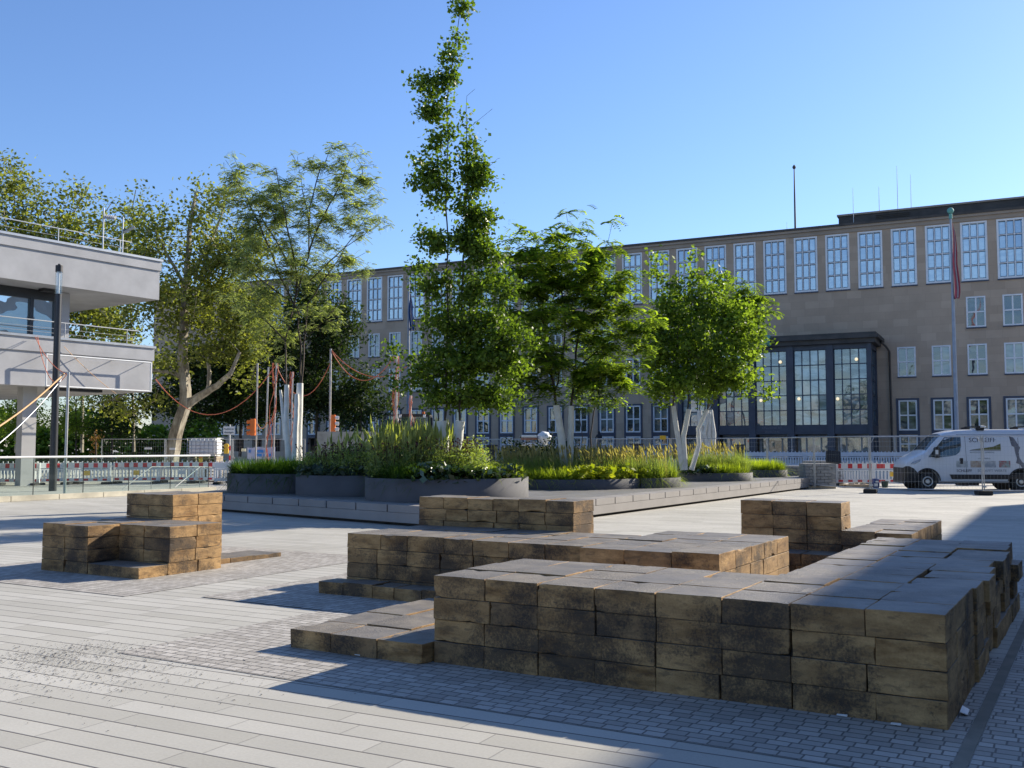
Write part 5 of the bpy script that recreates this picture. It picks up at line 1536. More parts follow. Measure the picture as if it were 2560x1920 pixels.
pole('mast', 691, 908, 684, 1150, 46, .04, M['mastm'], 'white mast with orange cables, nearest the planter tree on its left', 'pole', G2, extra=lambda r,b,t: wrap(r,b-.25,t,rad=.12,seed=3))
pole('mast', 731, 930, 730, 1150, 46.2, .045, M['steel'], 'mast wound with orange cables between the white stems of the planter tree', 'pole', G2, extra=lambda r,b,t: wrap(r,b,t,rad=.1,seed=4))
pole('mast', 827, 872, 825, 1140, 47, .05, M['mastm'], 'white mast standing behind the concrete wall with a traffic light', 'pole', G2)
pole('mast', 990, 890, 991, 1130, 47.3, .065, M['mastm'], 'thick mast wound with red cables rising behind the excavator cab', 'pole', G2, extra=lambda r,b,t: wrap(r,b,t,rad=.12,seed=5))
pole('mast', 1027, 908, 1027, 1130, 47.5, .05, M['mastm'], 'thinner white mast rising behind the excavator cab, right one', 'pole', G2, extra=lambda r,b,t: wrap(r,b,(t-Vector((0,0,1.6))),rad=.06,seed=6,z0=2))

def traffic_light(sx0, sx1, sy0, sy1, Y, hood, label):
    a = Q(sx0, sy0, Y); b = Q(sx1, sy1, Y)
    root = empty('traffic_light', ((a.x+b.x)/2, Y, b.z), label, 'traffic light', 'portable orange traffic lights')
    m = MB(); m.box(a.x, b.x, Y-.1, Y+.1, b.z, a.z); m.build('housing', M['orange'], root, bevel=.02)
    for k in range(3):
        z = b.z+(a.z-b.z)*(k+.5)/3; x = b.x if hood > 0 else a.x
        m = MB(); m.tube([(x, Y, z), (x+hood*.17, Y, z-.02)], [.085,.09], 10, caps=False); m.build('hood', M['white_pl'] if hood > 0 else M['orange'], root)
traffic_light(627, 638, 1047, 1089, 45.8, -1, 'orange portable traffic light on the leftmost mast')
traffic_light(828, 838, 1037, 1080, 46.8, 1, 'orange portable traffic light above the concrete wall')

# traffic barriers
def barrier(red, label, group, loc, rz, W_=1.95, H_=1.0, mat=None, sticker=None):
    root = empty('traffic_barrier', loc, label, 'barrier', group, rz)
    base = mat or M['white_pl']
    m = MB(); w2 = W_/2
    m.box(-w2, w2, -.02, .02, .70, .93); m.box(-w2, w2, -.019, .019, .62, .665); m.box(-w2, w2, -.02, .02, .13, .27)
    nb = 13
    for i in range(nb):
        x = -w2+.06+(W_-.12)*i/(nb-1); m.box(x-.035, x+.035, -.016, .016, .27, .62); 
    for i in range(9):
        x = -w2+.1+(W_-.2)*i/8; m.box(x-.022, x+.022, -.012, .012, .93, 1.0)
    m.box(-w2-.03, -w2, -.025, .025, .10, .95); m.box(w2, w2+.03, -.025, .025, .10, .95)
    for i in (0, 1):
        x = -w2+.05+i*(W_-.1); m.box(x-.02, x+.02, -.0155, .0155, .665, .70)
    m.build('panel', base, root, world=False)
    if red:
        m = MB()
        for i in range(5):
            x0 = -w2+.04+i*.40; m.box(x0, x0+.19 if i else x0+.12, -.024, .024, .72, .91)
        m.build('red_fields', M['red_pl'], root, world=False)
        m = MB()
        for i in range(5):
            x0 = -w2+.04+i*.40; m.box(x0, x0+.19, -.0235, .0235, .155, .245)
        m.build('red_fields_low', M['red_pl'], root, world=False)
    if sticker:
        m = MB(); m.box(-.13,.13,-.026,-.018,.38,.58); m.build('sticker', sticker, root, world=False)
    for s in (-1, 1):
        m = MB(); m.box(s*(w2-.12)-.14, s*(w2-.12)+.14, -.36, .36, .0, .10); m.build('foot', M['rubber'], root, world=False, bevel=.015)
    return root
GB = 'red and white barriers behind the glass balustrade'
def gpt(sx, Y): return Vector(((sx-CX)/F_PX*Y, Y, ground_z(Y)))
for sx, Y, rz, lab, stick in (
    (48, 41.5, -.1, 'red and white barrier at the far left, left of the broad pillar', None),
    (150, 42.4, .9, 'red and white barrier turned edge-on between the lamp post and the aluminium pole', None),
    (222, 42.6, .05, 'red and white barrier with a yellow sticker just right of the aluminium pole', M['yellow']),
    (345, 43.4, .05, 'scuffed red and white barrier with a yellow sticker, middle of the row behind the glass', M['yellow']),
    (458, 44.2, .03, 'red and white barrier with a white sticker below the caged water tank', M['white_pl']),
    (530, 44.0, .5, 'short-looking red and white barrier turned beside the plain white ones', None)):
    barrier(True, lab, GB, gpt(sx, Y), rz, sticker=stick)
for k, (sx, Y, rz) in enumerate(((598, 42.6, .04),(712, 43.0, .05))):
    barrier(False, ['plain white barrier just left of the leftmost planter, standing in the sun','plain white barrier behind the grass of the leftmost planter'][k], 'plain white barriers', gpt(sx, Y), rz)
for k, (sx, lab) in enumerate(((2135,'red and white barrier beside the paver pallets, left one at the van'),(2228,'red and white barrier just in front of the van bumper'))):
    barrier(True, lab, 'red and white barriers by the van', gpt(sx, 41.0), -.02, 1.5 if k == 0 else 1.9, sticker=M['yellow'] if k else None)
barrier(True, 'red and white barrier partly hidden behind the front of the van', 'red and white barriers by the van', gpt(2350, 41.4), 0)
barrier(True, 'red and white barrier visible below the van, at the right', 'red and white barriers by the van', gpt(2475, 41.6), 0)
for k in range(8):
    barrier(False, 'bluish white barrier in the long shaded row before the portico, number %s from the left' % ['one','two','three','four','five','six','seven','eight'][k], 'long row of plain barriers before the portico', gpt(1800+k*84, 58)+Vector((0,0,.02)), -.02, mat=M['pale_blue_pl'])

# site fences
def site_fence(A, B, label, h=2.0, group='mobile site fences', feet=True, bracket=False):
    A = Vector(A); B = Vector(B); d = (B-A); L = d.length; rz = math.atan2(d.y, d.x)
    root = empty('site_fence', A, label, 'fence', group, rz)
    m = MB(); 
    m.tube([(.03,0,.10),(.03,0,h)], .021, 8); m.tube([(L-.03,0,.10),(L-.03,0,h)], .021, 8); m.tube([(.03,0,h-.02),(L-.03,0,h-.02)], .018, 8); m.tube([(.03,0,.16),(L-.03,0,.16)], .018, 8)
    m.build('frame', M['steel'], root, world=False)
    m = MB()
    n = int(L/.11)
    for i in range(1, n): 
        x = L*i/n; m.add([(x-.0018,-.002,.16),(x+.0018,-.002,.16),(x+.0018,-.002,h-.02),(x-.0018,-.002,h-.02)], [(0,1,2,3)])
    for z in (.42,.72,1.02,1.32,1.62,1.8): m.add([(.03,.002,z-.002),(L-.03,.002,z-.002),(L-.03,.002,z+.002),(.03,.002,z+.002)], [(0,1,2,3)])
    m.build('wire_mesh', M['steel'], root, world=False)
    if bracket:
        m = MB(); m.tube([(.02,0,h-.3),(.16,0,h-.05)], .012, 6); m.tube([(L-.02,0,h-.3),(L-.16,0,h-.05)], .012, 6); m.build('corner_braces', M['steel'], root, world=False)
    if feet:
        m = MB(); m.box(-.22,.22,-.36,.36,0,.15); m.build('foot', M['rubber'], root, world=False, bevel=.02)
        m = MB(); m.box(-.03,.09,-.035,.035,1.05,1.12); m.box(-.03,.09,-.035,.035,.25,.3); m.build('clamp', M['steel'], root, world=False)
    return root
f1 = Vector((12.52, 34.4, 0)); f2 = Vector((15.8, 33.0, 0)); f3 = Vector((19.2, 32.2, 0)); f0 = Vector((10.6, 40.8, 0)); fm = (f1+f0)/2
site_fence(f2, f3, 'mobile fence panel in front of the van, running out at the right edge', bracket=True)
site_fence(f1, f2, 'mobile fence panel between the pallets and the middle of the van', bracket=True)
site_fence(fm, f1, 'mobile fence panel running back from the post beside the buckets', feet=False)
site_fence(f0, fm, 'mobile fence panel behind the far end of the deck', feet=False)
g = gpt(1675, 43.5)
site_fence(g, f0, 'mobile fence panel between the right trees and the deck end')
site_fence(gpt(1490, 45), g, 'mobile fence panel behind the fountain grass')
for k, (a, b) in enumerate(((255,415),(415,583),(583,765))):
    site_fence(gpt(a, 47.2), gpt(b, 47.4), ['mobile fence panel left of the leaning plane tree trunk','mobile fence panel behind the caged water tank','mobile fence panel carrying the banner, behind the white barriers'][k])
for k, (a, b) in enumerate(((1977,2102),(2102,2235),(2235,2368))):
    site_fence(gpt(a, 61), gpt(b, 61), ['far mobile fence panel before the left half of the portico doors','far mobile fence panel before the right end of the portico','far mobile fence panel before the ground floor windows right of the portico'][k], h=1.9)
# clamp boards and small plates on the fences
def plate(name, sx, sy, w, h, Y, mat, label, cat, ang=0):
    c = Q(sx, sy, Y); m = MB(); T = Matrix.Translation(c) @ Matrix.Rotation(ang, 4, 'Y')
    m.box(-px(w,Y)/2, px(w,Y)/2, -.015, .015, -px(h,Y)/2, px(h,Y)/2, T)
    return m.build(name, mat, None, label=label, cat=cat, bevel=.004)
plate('info_plate', 609, 1125, 11, 7, 47.25, M['yellow'] if False else simple('pale_yellow_plate', (.8,.75,.5), .5), 'small pale yellow plate on the fence left of the blue banner', 'plate', .05)
plate('info_plate', 1657, 1094, 15, 10, 43.4, M['yellow'], 'yellow plate hanging on the fence beside the right trees', 'plate')
plate('info_plate', 370, 1121, 18, 5, 47.2, M['white_pl'], 'small white plate on the fence before the plane tree', 'plate')
plate('info_plate', 431, 1122, 15, 5, 47.25, M['white_pl'], 'small white plate on the fence right of the plane tree trunk', 'plate')
# banner on the fence
bn = empty('banner', Q(654, 1133, 47.1), 'pale banner with blue lettering on the fence between the masts', 'banner')
c = Q(654, 1133, 47.1); w_ = px(70,47.1); h_ = px(29,47.1)
V = []; F = []
for i in range(25):
    for j in range(5): V.append((c.x-w_/2+w_*i/24, c.y-.05+.03*math.sin(i*.9+j), c.z-h_/2+h_*j/4-.02*math.sin(i*.5)))
for i in range(24):
    for j in range(4): F.append((i*5+j, i*5+5+j, i*5+6+j, i*5+j+1))
m = MB(); m.add(V, F, True); m.build('sheet', simple('pale_banner', (.45,.50,.66), .6), bn)
M['blue_print'] = simple('blue_print', (.04,.22,.62), .6)
m = MB(); 
for i,(dx,w2) in enumerate(((-.12,.30),(.20,.16),(.42,.12))): m.box(c.x+dx-w2/2, c.x+dx+w2/2, c.y-.105, c.y-.098, c.z-.16, c.z-.02)
m.build('blue_print', M['blue_print'], bn)
for x0_, x1_ in ((-.26,.1),(.14,.3),(-.6,-.5)):
    m = MB(); m.box(c.x+x0_, c.x+x1_, c.y-.105, c.y-.098, c.z+.03, c.z+.16); m.build('blue_print', M['blue_print'], bn)
# sign with two lines
sc_ = Q(573, 1076.5, 45.5)
sg = empty('road_sign', (sc_.x, 45.5, ground_z(45.5)), 'white rectangular sign with two lines of black text on a red and white post', 'sign')
m = MB(); sw_, sh_ = px(29,45.5), px(21,45.5); m.box(sc_.x-sw_/2, sc_.x+sw_/2, 45.47, 45.5, sc_.z-sh_/2, sc_.z+sh_/2); m.build('sign_board', M['white_pl'], sg, bevel=.008)
RX = Matrix.Rotation(math.radians(90), 4, 'X')
for ln, dz in (('Radfahrer', .07), ('absteigen', -.085)):
    text_part(ln, .115, M['black'], sg, Matrix.Translation(Vector((sc_.x, 45.462, sc_.z+dz))-WL[sg.name]) @ RX)
m = MB(); m.tube([(sc_.x+.03,45.53,ground_z(45.5)),(sc_.x+.03,45.53,sc_.z+.28)], .03, 8); m.build('post', M['white_pl'], sg)
m = MB()
for z in (.6, 1.0, 1.45): m.cyl((sc_.x+.03,45.53,0), .033, z, z+.22, 8)
m.build('red_bands', M['red_pl'], sg)
# warning lamps
def warn(sx, sy, Y, label, s=1.0):
    c = Q(sx, sy, Y); root = empty('warning_lamp', (c.x, Y, c.z-.25*s), label, 'warning lamp', 'yellow warning lamps on the barriers')
    m = MB(); m.box(c.x-.09*s, c.x+.09*s, Y-.06, Y+.06, c.z-.3*s, c.z-.08*s); m.build('battery_case', M['yellow'], root, bevel=.015)
    m = MB(); m.tube([(c.x,Y-.05,c.z+.02*s),(c.x,Y+.05,c.z+.02*s)], .1*s, 14); m.build('lens', M['orange'] if s < 1 else M['yellow'], root, bevel=.01)
warn(566, 1116, 44.8, 'yellow warning lamp on the barrier beside the text sign', 1.1)
warn(502, 1142, 43.7, 'yellow warning lamp on the barrier in front of the water tank', .8)
warn(1205, 1124, 45, 'orange warning lamp among plants right of the ginkgo stems', .8)
# caged water tank
c = Q(513.5, 1117, 46.0); tw = px(73, 46); th = 1.0; z0 = Q(513, 1140, 46).z
tk = empty('water_tank', (c.x, 46, z0), 'white plastic water tank in a wire cage standing on pallets', 'water tank')
m = MB(); m.box(c.x-tw/2+.04, c.x+tw/2-.04, 45.55, 46.5, z0+.02, z0+px(43,46)); m.build('tank', M['white_pl'], tk, bevel=.07)
m = MB(); zt_ = z0+px(43,46)+.02
for i in range(8):
    x = c.x-tw/2+tw*i/7; m.tube([(x,45.5,z0),(x,45.5,zt_),(x,46.55,zt_)], .012, 5)
for j in range(6):
    z = z0+(zt_-z0)*j/5; m.tube([(c.x-tw/2,45.5,z),(c.x+tw/2,45.5,z),(c.x+tw/2,46.55,z)], .012, 5)
m.build('cage', M['steel'], tk)
m = MB()
for k in range(int((z0-.0)/.15)+1):
    m.box(c.x-tw/2, c.x+tw/2, 45.5, 46.55, k*.15+.0, k*.15+.025) if k*.15 < z0-.05 else None
    for q_ in (-1,0,1): 
        if k*.15+.12 < z0: m.box(c.x+q_*(tw/2-.06)-.05, c.x+q_*(tw/2-.06)+.05, 45.5, 46.55, k*.15+.03, k*.15+.14)
m.build('pallets', simple('grey_pallet_wood', (.3,.25,.18), .85), tk)
M['wood'] = simple('pallet_wood', (.42,.32,.2), .85, 0, .2, 5)
# concrete wall piece
a = Q(793, 1079, 44); b = Q(1000, 1079, 44)
m = MB(); m.box(a.x, b.x, 44, 44.35, 0, a.z); m.build('concrete_wall', simple('streaked_concrete', (.40,.36,.29), .85, 0, .25, 2.5, .2), None, label='beige streaked concrete wall block left of the excavator', cat='wall')
# excavator
Y = 48.2; g0 = ground_z(Y)
A = Q(952, 1034, Y); B = Q(1075, 1034, Y); zb = Q(1000, 1100, Y).z
ex = empty('excavator', ((A.x+B.x)/2, Y, g0), 'dark excavator with a green-tinted glass cab behind the tall flowers', 'excavator')
m = MB(); m.box(A.x+.9, B.x, Y-.2, Y+1.6, A.z-.16, A.z-.02); m.box(A.x+.35, A.x+.95, Y-.1, Y+1.5, A.z-.10, A.z-.04); m.build('cab_roof', M['black'], ex, bevel=.04)
m = MB()
for x, y in ((A.x+.9,Y-.15),(A.x+.9,Y+1.5),(B.x-.08,Y-.15),(B.x-.08,Y+1.5)): m.box(x, x+.09, y, y+.09, zb-.4, A.z-.16)
m.box(A.x+.05,A.x+.11,Y-.05,Y+.01,zb-.4,A.z-.5); m.tube([(A.x+.08,Y,A.z-.5),(A.x+.2,Y,A.z-.16),(A.x+.45,Y,A.z-.07),(A.x+.95,Y,A.z-.05)], .035, 8)
m.build('cab_frame', M['black'], ex)
m = MB(); m.box(A.x+.98, B.x-.1, Y-.13, Y-.10, zb-.3, A.z-.17)
M['gtg'] = clear_glass('green_tinted_glass', (.35,.55,.50), .35)
m.build('side_glass', M['gtg'], ex)
m = MB(); m.box(A.x+.12, A.x+.88, Y-.03, Y, zb-.3, A.z-.3); m.build('windscreen', M['gtg'], ex)
m = MB(); m.box(A.x+.98,B.x-.1,Y+1.52,Y+1.54,zb-.3,A.z-.17); m.build('rear_glass', M['gtg'], ex)
m = MB(); m.box(A.x+1.5, A.x+2.0, Y+.5, Y+1.0, zb-.3, zb+.55); m.box(A.x+1.5, A.x+2.0, Y+.9, Y+1.05, zb+.3, zb+1.0); m.build('seat', M['black'], ex, bevel=.05)
m = MB(); m.box(A.x-.1, B.x+.5, Y-.2, Y+2.0, g0+.85, zb-.3); m.build('body', simple('machine_grey_white', (.5,.5,.48), .5), ex, bevel=.06)
for yy in (Y-.2, Y+1.6):
    m = MB(); pts = [(A.x-.2+.38*math.cos(t), 0, g0+.42+.42*math.sin(t)) for t in [math.pi/2+math.pi*i/8 for i in range(9)]]+[(B.x+.4+.38*math.cos(t), 0, g0+.42+.42*math.sin(t)) for t in [-math.pi/2+math.pi*i/8 for i in range(9)]]
    n_ = len(pts); vs = [(p[0],yy,p[2]) for p in pts]+[(p[0],yy+.45,p[2]) for p in pts]
    m.add(vs, [tuple(range(n_))[::-1], tuple(range(n_,2*n_))]+[(i,(i+1)%n_,n_+(i+1)%n_,n_+i) for i in range(n_)]); m.build('track', M['rubber'], ex)
m = MB(); m.tube([(A.x+.7,Y-.5,zb-.2),(A.x+.85,Y-.6,zb+.6),(A.x+.92,Y-.6,A.z-.25)], .045, 8); m.build('hydraulic_arm', M['white_pl'], ex)
m = MB(); m.cyl((B.x-.35,Y+.3,0), .07, A.z-.02, A.z+.1, 10); m.build('beacon', M['orange'], ex)
for x in (A.x+.98, B.x-.25):
    m = MB(); m.cyl((x,Y-.24,0), .07, A.z-.2, A.z-.06, 8); m.build('work_lamp', M['white_pl'], ex)
# white bulk bags on stacked pallets
Y = 46.5; a = Q(1300,1078,Y); b = Q(1374,1125,Y); g0 = ground_z(Y)
bp = empty('building_material_stack', ((a.x+b.x)/2, Y, g0), 'stack of white wrapped building material and roof tiles behind the long planter', 'material stack')
m = MB(); m.box(a.x-.1, b.x+.1, Y-.5, Y+.6, g0, b.z-.1); m.build('lower_stack', M['concrete'], bp, bevel=.03)
def lumpy(c, r, sc_, seed):
    from mathutils import noise
    m = MB(); m.sphere((0,0,0), 1, 22, 16)
    m.v = [(c[0]+v[0]*r*sc_[0]*(1+.25*noise.noise(Vector(v)*2.2+Vector((seed,0,0)))), c[1]+v[1]*r*sc_[1]*(1+.2*noise.noise(Vector(v)*2+Vector((0,seed,0)))), c[2]+v[2]*r*sc_[2]*(1+.3*noise.noise(Vector(v)*2.5+Vector((0,0,seed))))) for v in m.v]
    return m
for k,(x,z,r,s3) in enumerate(((a.x+1.15, a.z-.30, .36,(.9,1,.75)),(a.x+.85,a.z-.72,.3,(1,1,.6)),(a.x+.45,a.z-.62,.34,(1.2,1,.35)),(a.x+1.2,a.z-.74,.28,(.9,1,.5)))):
    lumpy((x,Y,z), r, s3, k*7.7).build('white_bag', M['white_pl'], bp)
m = MB(); m.box(a.x, a.x+.8, Y-.3, Y+.4, a.z-.30, a.z-.18); m.build('wrapped_sheet', M['white_pl'], bp, bevel=.03)
m = MB()
for k in range(14): m.box(a.x+.05+k*.055, a.x+.09+k*.055, Y-.32, Y+.3, a.z-.42, a.z-.31, )
m.build('roof_tiles', simple('brown_clay_tiles', (.36,.16,.09), .8), bp)
# dark pedestals with flat caps
def pedestal(sx0, sx1, sy0, Y, label, w=.36):
    c = Q((sx0+sx1)/2, sy0, Y); cw = px(sx1-sx0, Y); g0 = ground_z(Y)
    root = empty('pedestal', (c.x, Y, g0), label, 'pedestal', 'dark pedestals with flat caps')
    m = MB(); m.box(c.x-w/2, c.x+w/2, Y-w/2, Y+w/2, g0, c.z-.07); m.build('column', M['dark_grey'], root, bevel=.01)
    m = MB(); m.box(c.x-cw/2, c.x+cw/2, Y-cw/2, Y+cw/2, c.z-.07, c.z); m.build('cap', M['dark_grey'], root, bevel=.012)
pedestal(1211, 1245, 1112, 41, 'dark pedestal with a flat cap right of the ginkgo stems')
pedestal(1574, 1606, 1109, 46, 'dark pedestal half hidden by the fountain grass plumes')
pedestal(1834, 1860, 1111, 44, 'dark pedestal with a flat cap behind the small planters near the deck end')
# paver pallets
def pavers(sx0, sx1, Y, ztop, dep, label, seed):
    rnd = random.Random(seed); x0 = (sx0-CX)/F_PX*Y; x1 = (sx1-CX)/F_PX*Y
    root = empty('paver_pallet', ((x0+x1)/2, Y, 0), label, 'pallet', 'pallets stacked with grey paving blocks')
    m = MB()
    for y in (Y, Y+dep/2-.05, Y+dep-.1): m.box(x0, x1, y, y+.1, 0.0, .09)
    for k in range(5): m.box(x0+(x1-x0-.1)*k/4, x0+(x1-x0-.1)*k/4+.1, Y, Y+dep, .092, .115)
    m.build('pallet', M['wood'], root)
    n = int(round((ztop-.12)/.125)); m = MB(); h = (ztop-.12)/n
    for k in range(n):
        nx = max(1, int((x1-x0)/.25)); o = (k%2)*.5
        for i in range(-1, nx+1):
            a = max(x0, x0+(x1-x0)*(i+o)/nx+.008); b = min(x1, x0+(x1-x0)*(i+1+o)/nx-.008)
            if b-a < .03: continue
            for j in range(3):
                e = rnd.uniform(-.012,.012)
                m.box(a+(e if i in(-1,0) else 0), b+(rnd.uniform(-.02,.02) if b > x1-.01 else 0), Y+dep*j/3+.004+e, Y+dep*(j+1)/3-.004, .12+h*k, .12+h*(k+1)-.014)
    m.build('paving_blocks', M['paver'], root)
M['paver'] = simple('grey_concrete_blocks', (.27,.27,.265), .85, 0, .22, 4, .3)
pavers(2011, 2086, 38.0, .975, .9, 'largest pallet of grey paving blocks at the end of the deck', 1)
pavers(1969, 2008, 40.5, .84, .8, 'lower pallet of paving blocks behind the left side of the largest one', 2)
pavers(2093, 2105, 41.0, .97, .8, 'narrow stack of paving blocks right of the largest pallet', 3)
pavers(2018, 2080, 42.5, 1.02, .8, 'pallet of paving blocks behind the largest one, under the dark crate', 4)
cr = empty('crate', Q(2083, 1158, 40.2), 'dark plastic crate propped at an angle on the paving block stacks', 'crate')
m = MB(); T = Matrix.Translation(Q(2083, 1143, 40.2)) @ Matrix.Rotation(.08, 4, 'Y') @ Matrix.Rotation(-.25, 4, 'X')
m.box(-.27,.27,-.12,-.09,-.24,.24, T); m.box(-.27,-.24,-.12,.12,-.24,.24,T); m.box(.24,.27,-.12,.12,-.24,.24,T); m.box(-.24,.24,-.09,.12,-.24,-.21,T); m.box(-.24,.24,-.09,.12,.21,.24,T); m.build('crate_shell', M['dark_crate'] if 'dark_crate' in M else M['black'], cr)
m = MB()
for k in range(9): m.box(-.24+k*.058,-.225+k*.058,-.128,-.12,-.22,.22,T)
for k in range(3): m.box(-.25,.25,-.131,-.121,-.17+k*.15,-.145+k*.15,T)
m.build('ribs', M['dark_grey'], cr)
# pallet with leftovers
x0 = (2105-CX)/F_PX*39.2; lp = empty('pallet', (x0+.5, 39.2, 0), 'flat wooden pallet with leftover stones beside the fence foot', 'pallet')
m = MB()
for y in (38.8, 39.2, 39.6): m.box(x0, x0+1.0, y, y+.09, 0, .1)
for k in range(7): m.box(x0+k*.15, x0+k*.15+.1, 38.8, 39.69, .102, .125)
m.build('slats', M['wood'], lp)
m = MB()
rnd = random.Random(4)
for k in range(9): 
    x = x0+rnd.uniform(.1,.8); y = 39+rnd.uniform(0,.5); m.box(x, x+.12, y, y+.1, .127, .127+rnd.uniform(.04,.09))
m.build('loose_stones', M['beige_stone'], lp)
# cement bag and bucket
c = gpt(2185, 39.0)
cb = empty('cement_bag', c, 'upright blue and white cement sack beside the fence post', 'sack')
m = MB()
for k in range(8):
    z = .36*k/7; w2 = .12*(1-.12*math.cos(k*1.3)) if k < 7 else .10
    m.add([(c.x-w2,c.y-.07,z),(c.x+w2,c.y-.07,z),(c.x+w2,c.y+.07,z),(c.x-w2,c.y+.07,z)], [])
for k in range(7):
    b_ = k*4
    m.f += [(b_+i, b_+(i+1)%4, b_+4+(i+1)%4, b_+4+i) for i in range(4)]; m.sm += [True]*4
m.f.append((28,29,30,31)); m.sm.append(False)
m.build('sack', simple('blue_sack', (.03,.06,.2), .6), cb)
m = MB(); m.box(c.x-.085, c.x+.06, c.y-.088, c.y-.08, .05, .17); m.box(c.x-.03, c.x+.085, c.y-.088, c.y-.08, .21, .27); m.build('white_print', M['white_pl'], cb)
c = gpt(2208, 39.0)
bk = empty('bucket', c, 'dark green mortar bucket in front of the barrier', 'bucket')
m = MB(); m.tube([(c.x,c.y,.01),(c.x,c.y,.26)], [.11,.145], 18, caps=False); m.add([(c.x+.11*math.cos(t),c.y+.11*math.sin(t),.015) for t in [2*math.pi*i/18 for i in range(18)]], [tuple(range(18))]); m.tube([(c.x+.148*math.cos(t),c.y+.148*math.sin(t),.25) for t in [2*math.pi*i/18 for i in range(19)]], .012, 6)
m.build('bucket_shell', simple('dark_green_plastic', (.02,.05,.04), .5), bk)
m = MB(); m.tube([(c.x+.15*math.cos(t),c.y-.02,.25-.12*math.sin(t)) for t in [math.pi*i/10 for i in range(11)]], .004, 5); m.build('handle', M['steel'], bk)

# ------------------------------------------------------------------ van
VX, VY = (2249-CX)/F_PX*36.0, 36.0
van = empty('van', (14.47, 37.35, 0), 'white delivery van with dark lettering parked side-on at the right edge', 'van', None, -.10)
ST = [  # x, zbot, ztop, half width, shoulder z, roof half width
    (0.00, .36, .86, .62, .70, .60), (.05, .32, .96, .80, .80, .72), (.16, .30, 1.08, .90, .92, .80), (.35, .30, 1.20, .965, 1.02, .86), (.60, .30, 1.30, .995, 1.10, .90),
    (.82, .30, 1.38, 1.0, 1.14, .93), (.98, .30, 1.47, 1.0, 1.16, .93), (1.20, .30, 1.73, 1.0, 1.17, .90), (1.40, .30, 1.93, 1.0, 1.17, .87), (1.56, .30, 2.07, 1.0, 1.18, .85), (1.75, .30, 2.15, 1.0, 1.18, .84),
    (2.05, .30, 2.215, 1.0, 1.18, .84), (2.6, .30, 2.245, 1.0, 1.2, .85), (3.4, .30, 2.25, 1.0, 1.2, .86), (4.3, .30, 2.25, 1.0, 1.2, .86), (5.2, .30, 2.24, .99, 1.2, .86), (5.35, .34, 2.2, .97, 1.2, .84), (5.40, .40, 2.12, .93, 1.2, .80)]
ST = [((.2+.8*s_[0]) if s_[0] < 1 else s_[0],)+s_[1:] for s_ in ST]
def vsec(st):
    x, zb, zt, hw, sh, rh = st
    pts = [(0, zb), (hw*.88, zb), (hw*.97, zb+.06), (hw, zb+.2), (hw, (zb+sh)/2+.1), (hw*.995, sh), ]
    k = zt-sh
    pts += [(hw*.985+(rh-hw*.985)*.30, sh+k*.45), (hw*.985+(rh-hw*.985)*.72, sh+k*.78), (rh*.97, sh+k*.92), (rh*.88, sh+k*.985), (rh*.5, zt+.012), (0, zt+.02)]
    return pts
def vside(x, z):
    """half width of the body at x, z"""
    for a, b in zip(ST, ST[1:]):
        if a[0] <= x <= b[0]:
            f = (x-a[0])/(b[0]-a[0]); st = tuple(a[i]+(b[i]-a[i])*f for i in range(6)); break
    else: st = ST[-1]
    s = vsec(st)[1:]
    for p, q in zip(s, s[1:]):
        if p[1] <= z <= q[1] and q[1] > p[1]:
            return p[0]+(q[0]-p[0])*(z-p[1])/(q[1]-p[1])
    return s[-3][0]
m = MB(); n = len(vsec(ST[0]))
vs = []
for st in ST:
    s = vsec(st); full = [(-p[0], p[1]) for p in s[::-1]] + [(p[0], p[1]) for p in s[1:-1]]
    vs += [(st[0], p[0], p[1]) for p in full]
N = len(full)
fs = [(i*N+k, i*N+(k+1)%N, (i+1)*N+(k+1)%N, (i+1)*N+k) for i in range(len(ST)-1) for k in range(N)]
fs += [tuple(range(N))[::-1], tuple((len(ST)-1)*N+k for k in range(N))]
m.add(vs, fs, True)
M['van_white'] = simple('white_car_paint', (.66,.67,.69), .22, 0, .02, 1, spec=.6)
bo = m.build('body', M['van_white'], van, world=False)
bm = bmesh.new(); bm.from_mesh(bo.data); bmesh.ops.recalc_face_normals(bm, faces=bm.faces); bm.to_mesh(bo.data); bm.free()
bo.location = (0, 0, 0)
WLX = [.955, 4.25]
# wheel arches cut out of the body
try:
    for wx in WLX:
        cu_ = MB(); cu_.tube([(wx, -1.3, .37), (wx, -.62, .37)], .42, 28); cu_.tube([(wx, .62, .37), (wx, 1.3, .37)], .42, 28)
        co = cu_.build('cutter', M['black'], None)
        bm = bmesh.new(); bm.from_mesh(co.data); bmesh.ops.remove_doubles(bm, verts=bm.verts, dist=1e-5); bmesh.ops.recalc_face_normals(bm, faces=bm.faces); bm.to_mesh(co.data); bm.free()
        tmp = bo.copy(); tmp.parent = None; tmp.location = (0,0,0); COL.objects.link(tmp)
        md = tmp.modifiers.new('b', 'BOOLEAN'); md.object = co; md.operation = 'DIFFERENCE'; md.solver = 'EXACT'
        dg = bpy.context.evaluated_depsgraph_get()
        me = bpy.data.meshes.new_from_object(tmp.evaluated_get(dg))
        if len(me.polygons) > 200:
            me.materials.clear(); me.materials.append(M['van_white']); bo.data = me; me.name = 'body'
        bpy.data.objects.remove(tmp); bpy.data.objects.remove(co)
except Exception as e:
    print('arch cut failed', e)
bo.data.set_sharp_from_angle(angle=math.radians(35)) if hasattr(bo.data, 'set_sharp_from_angle') else None
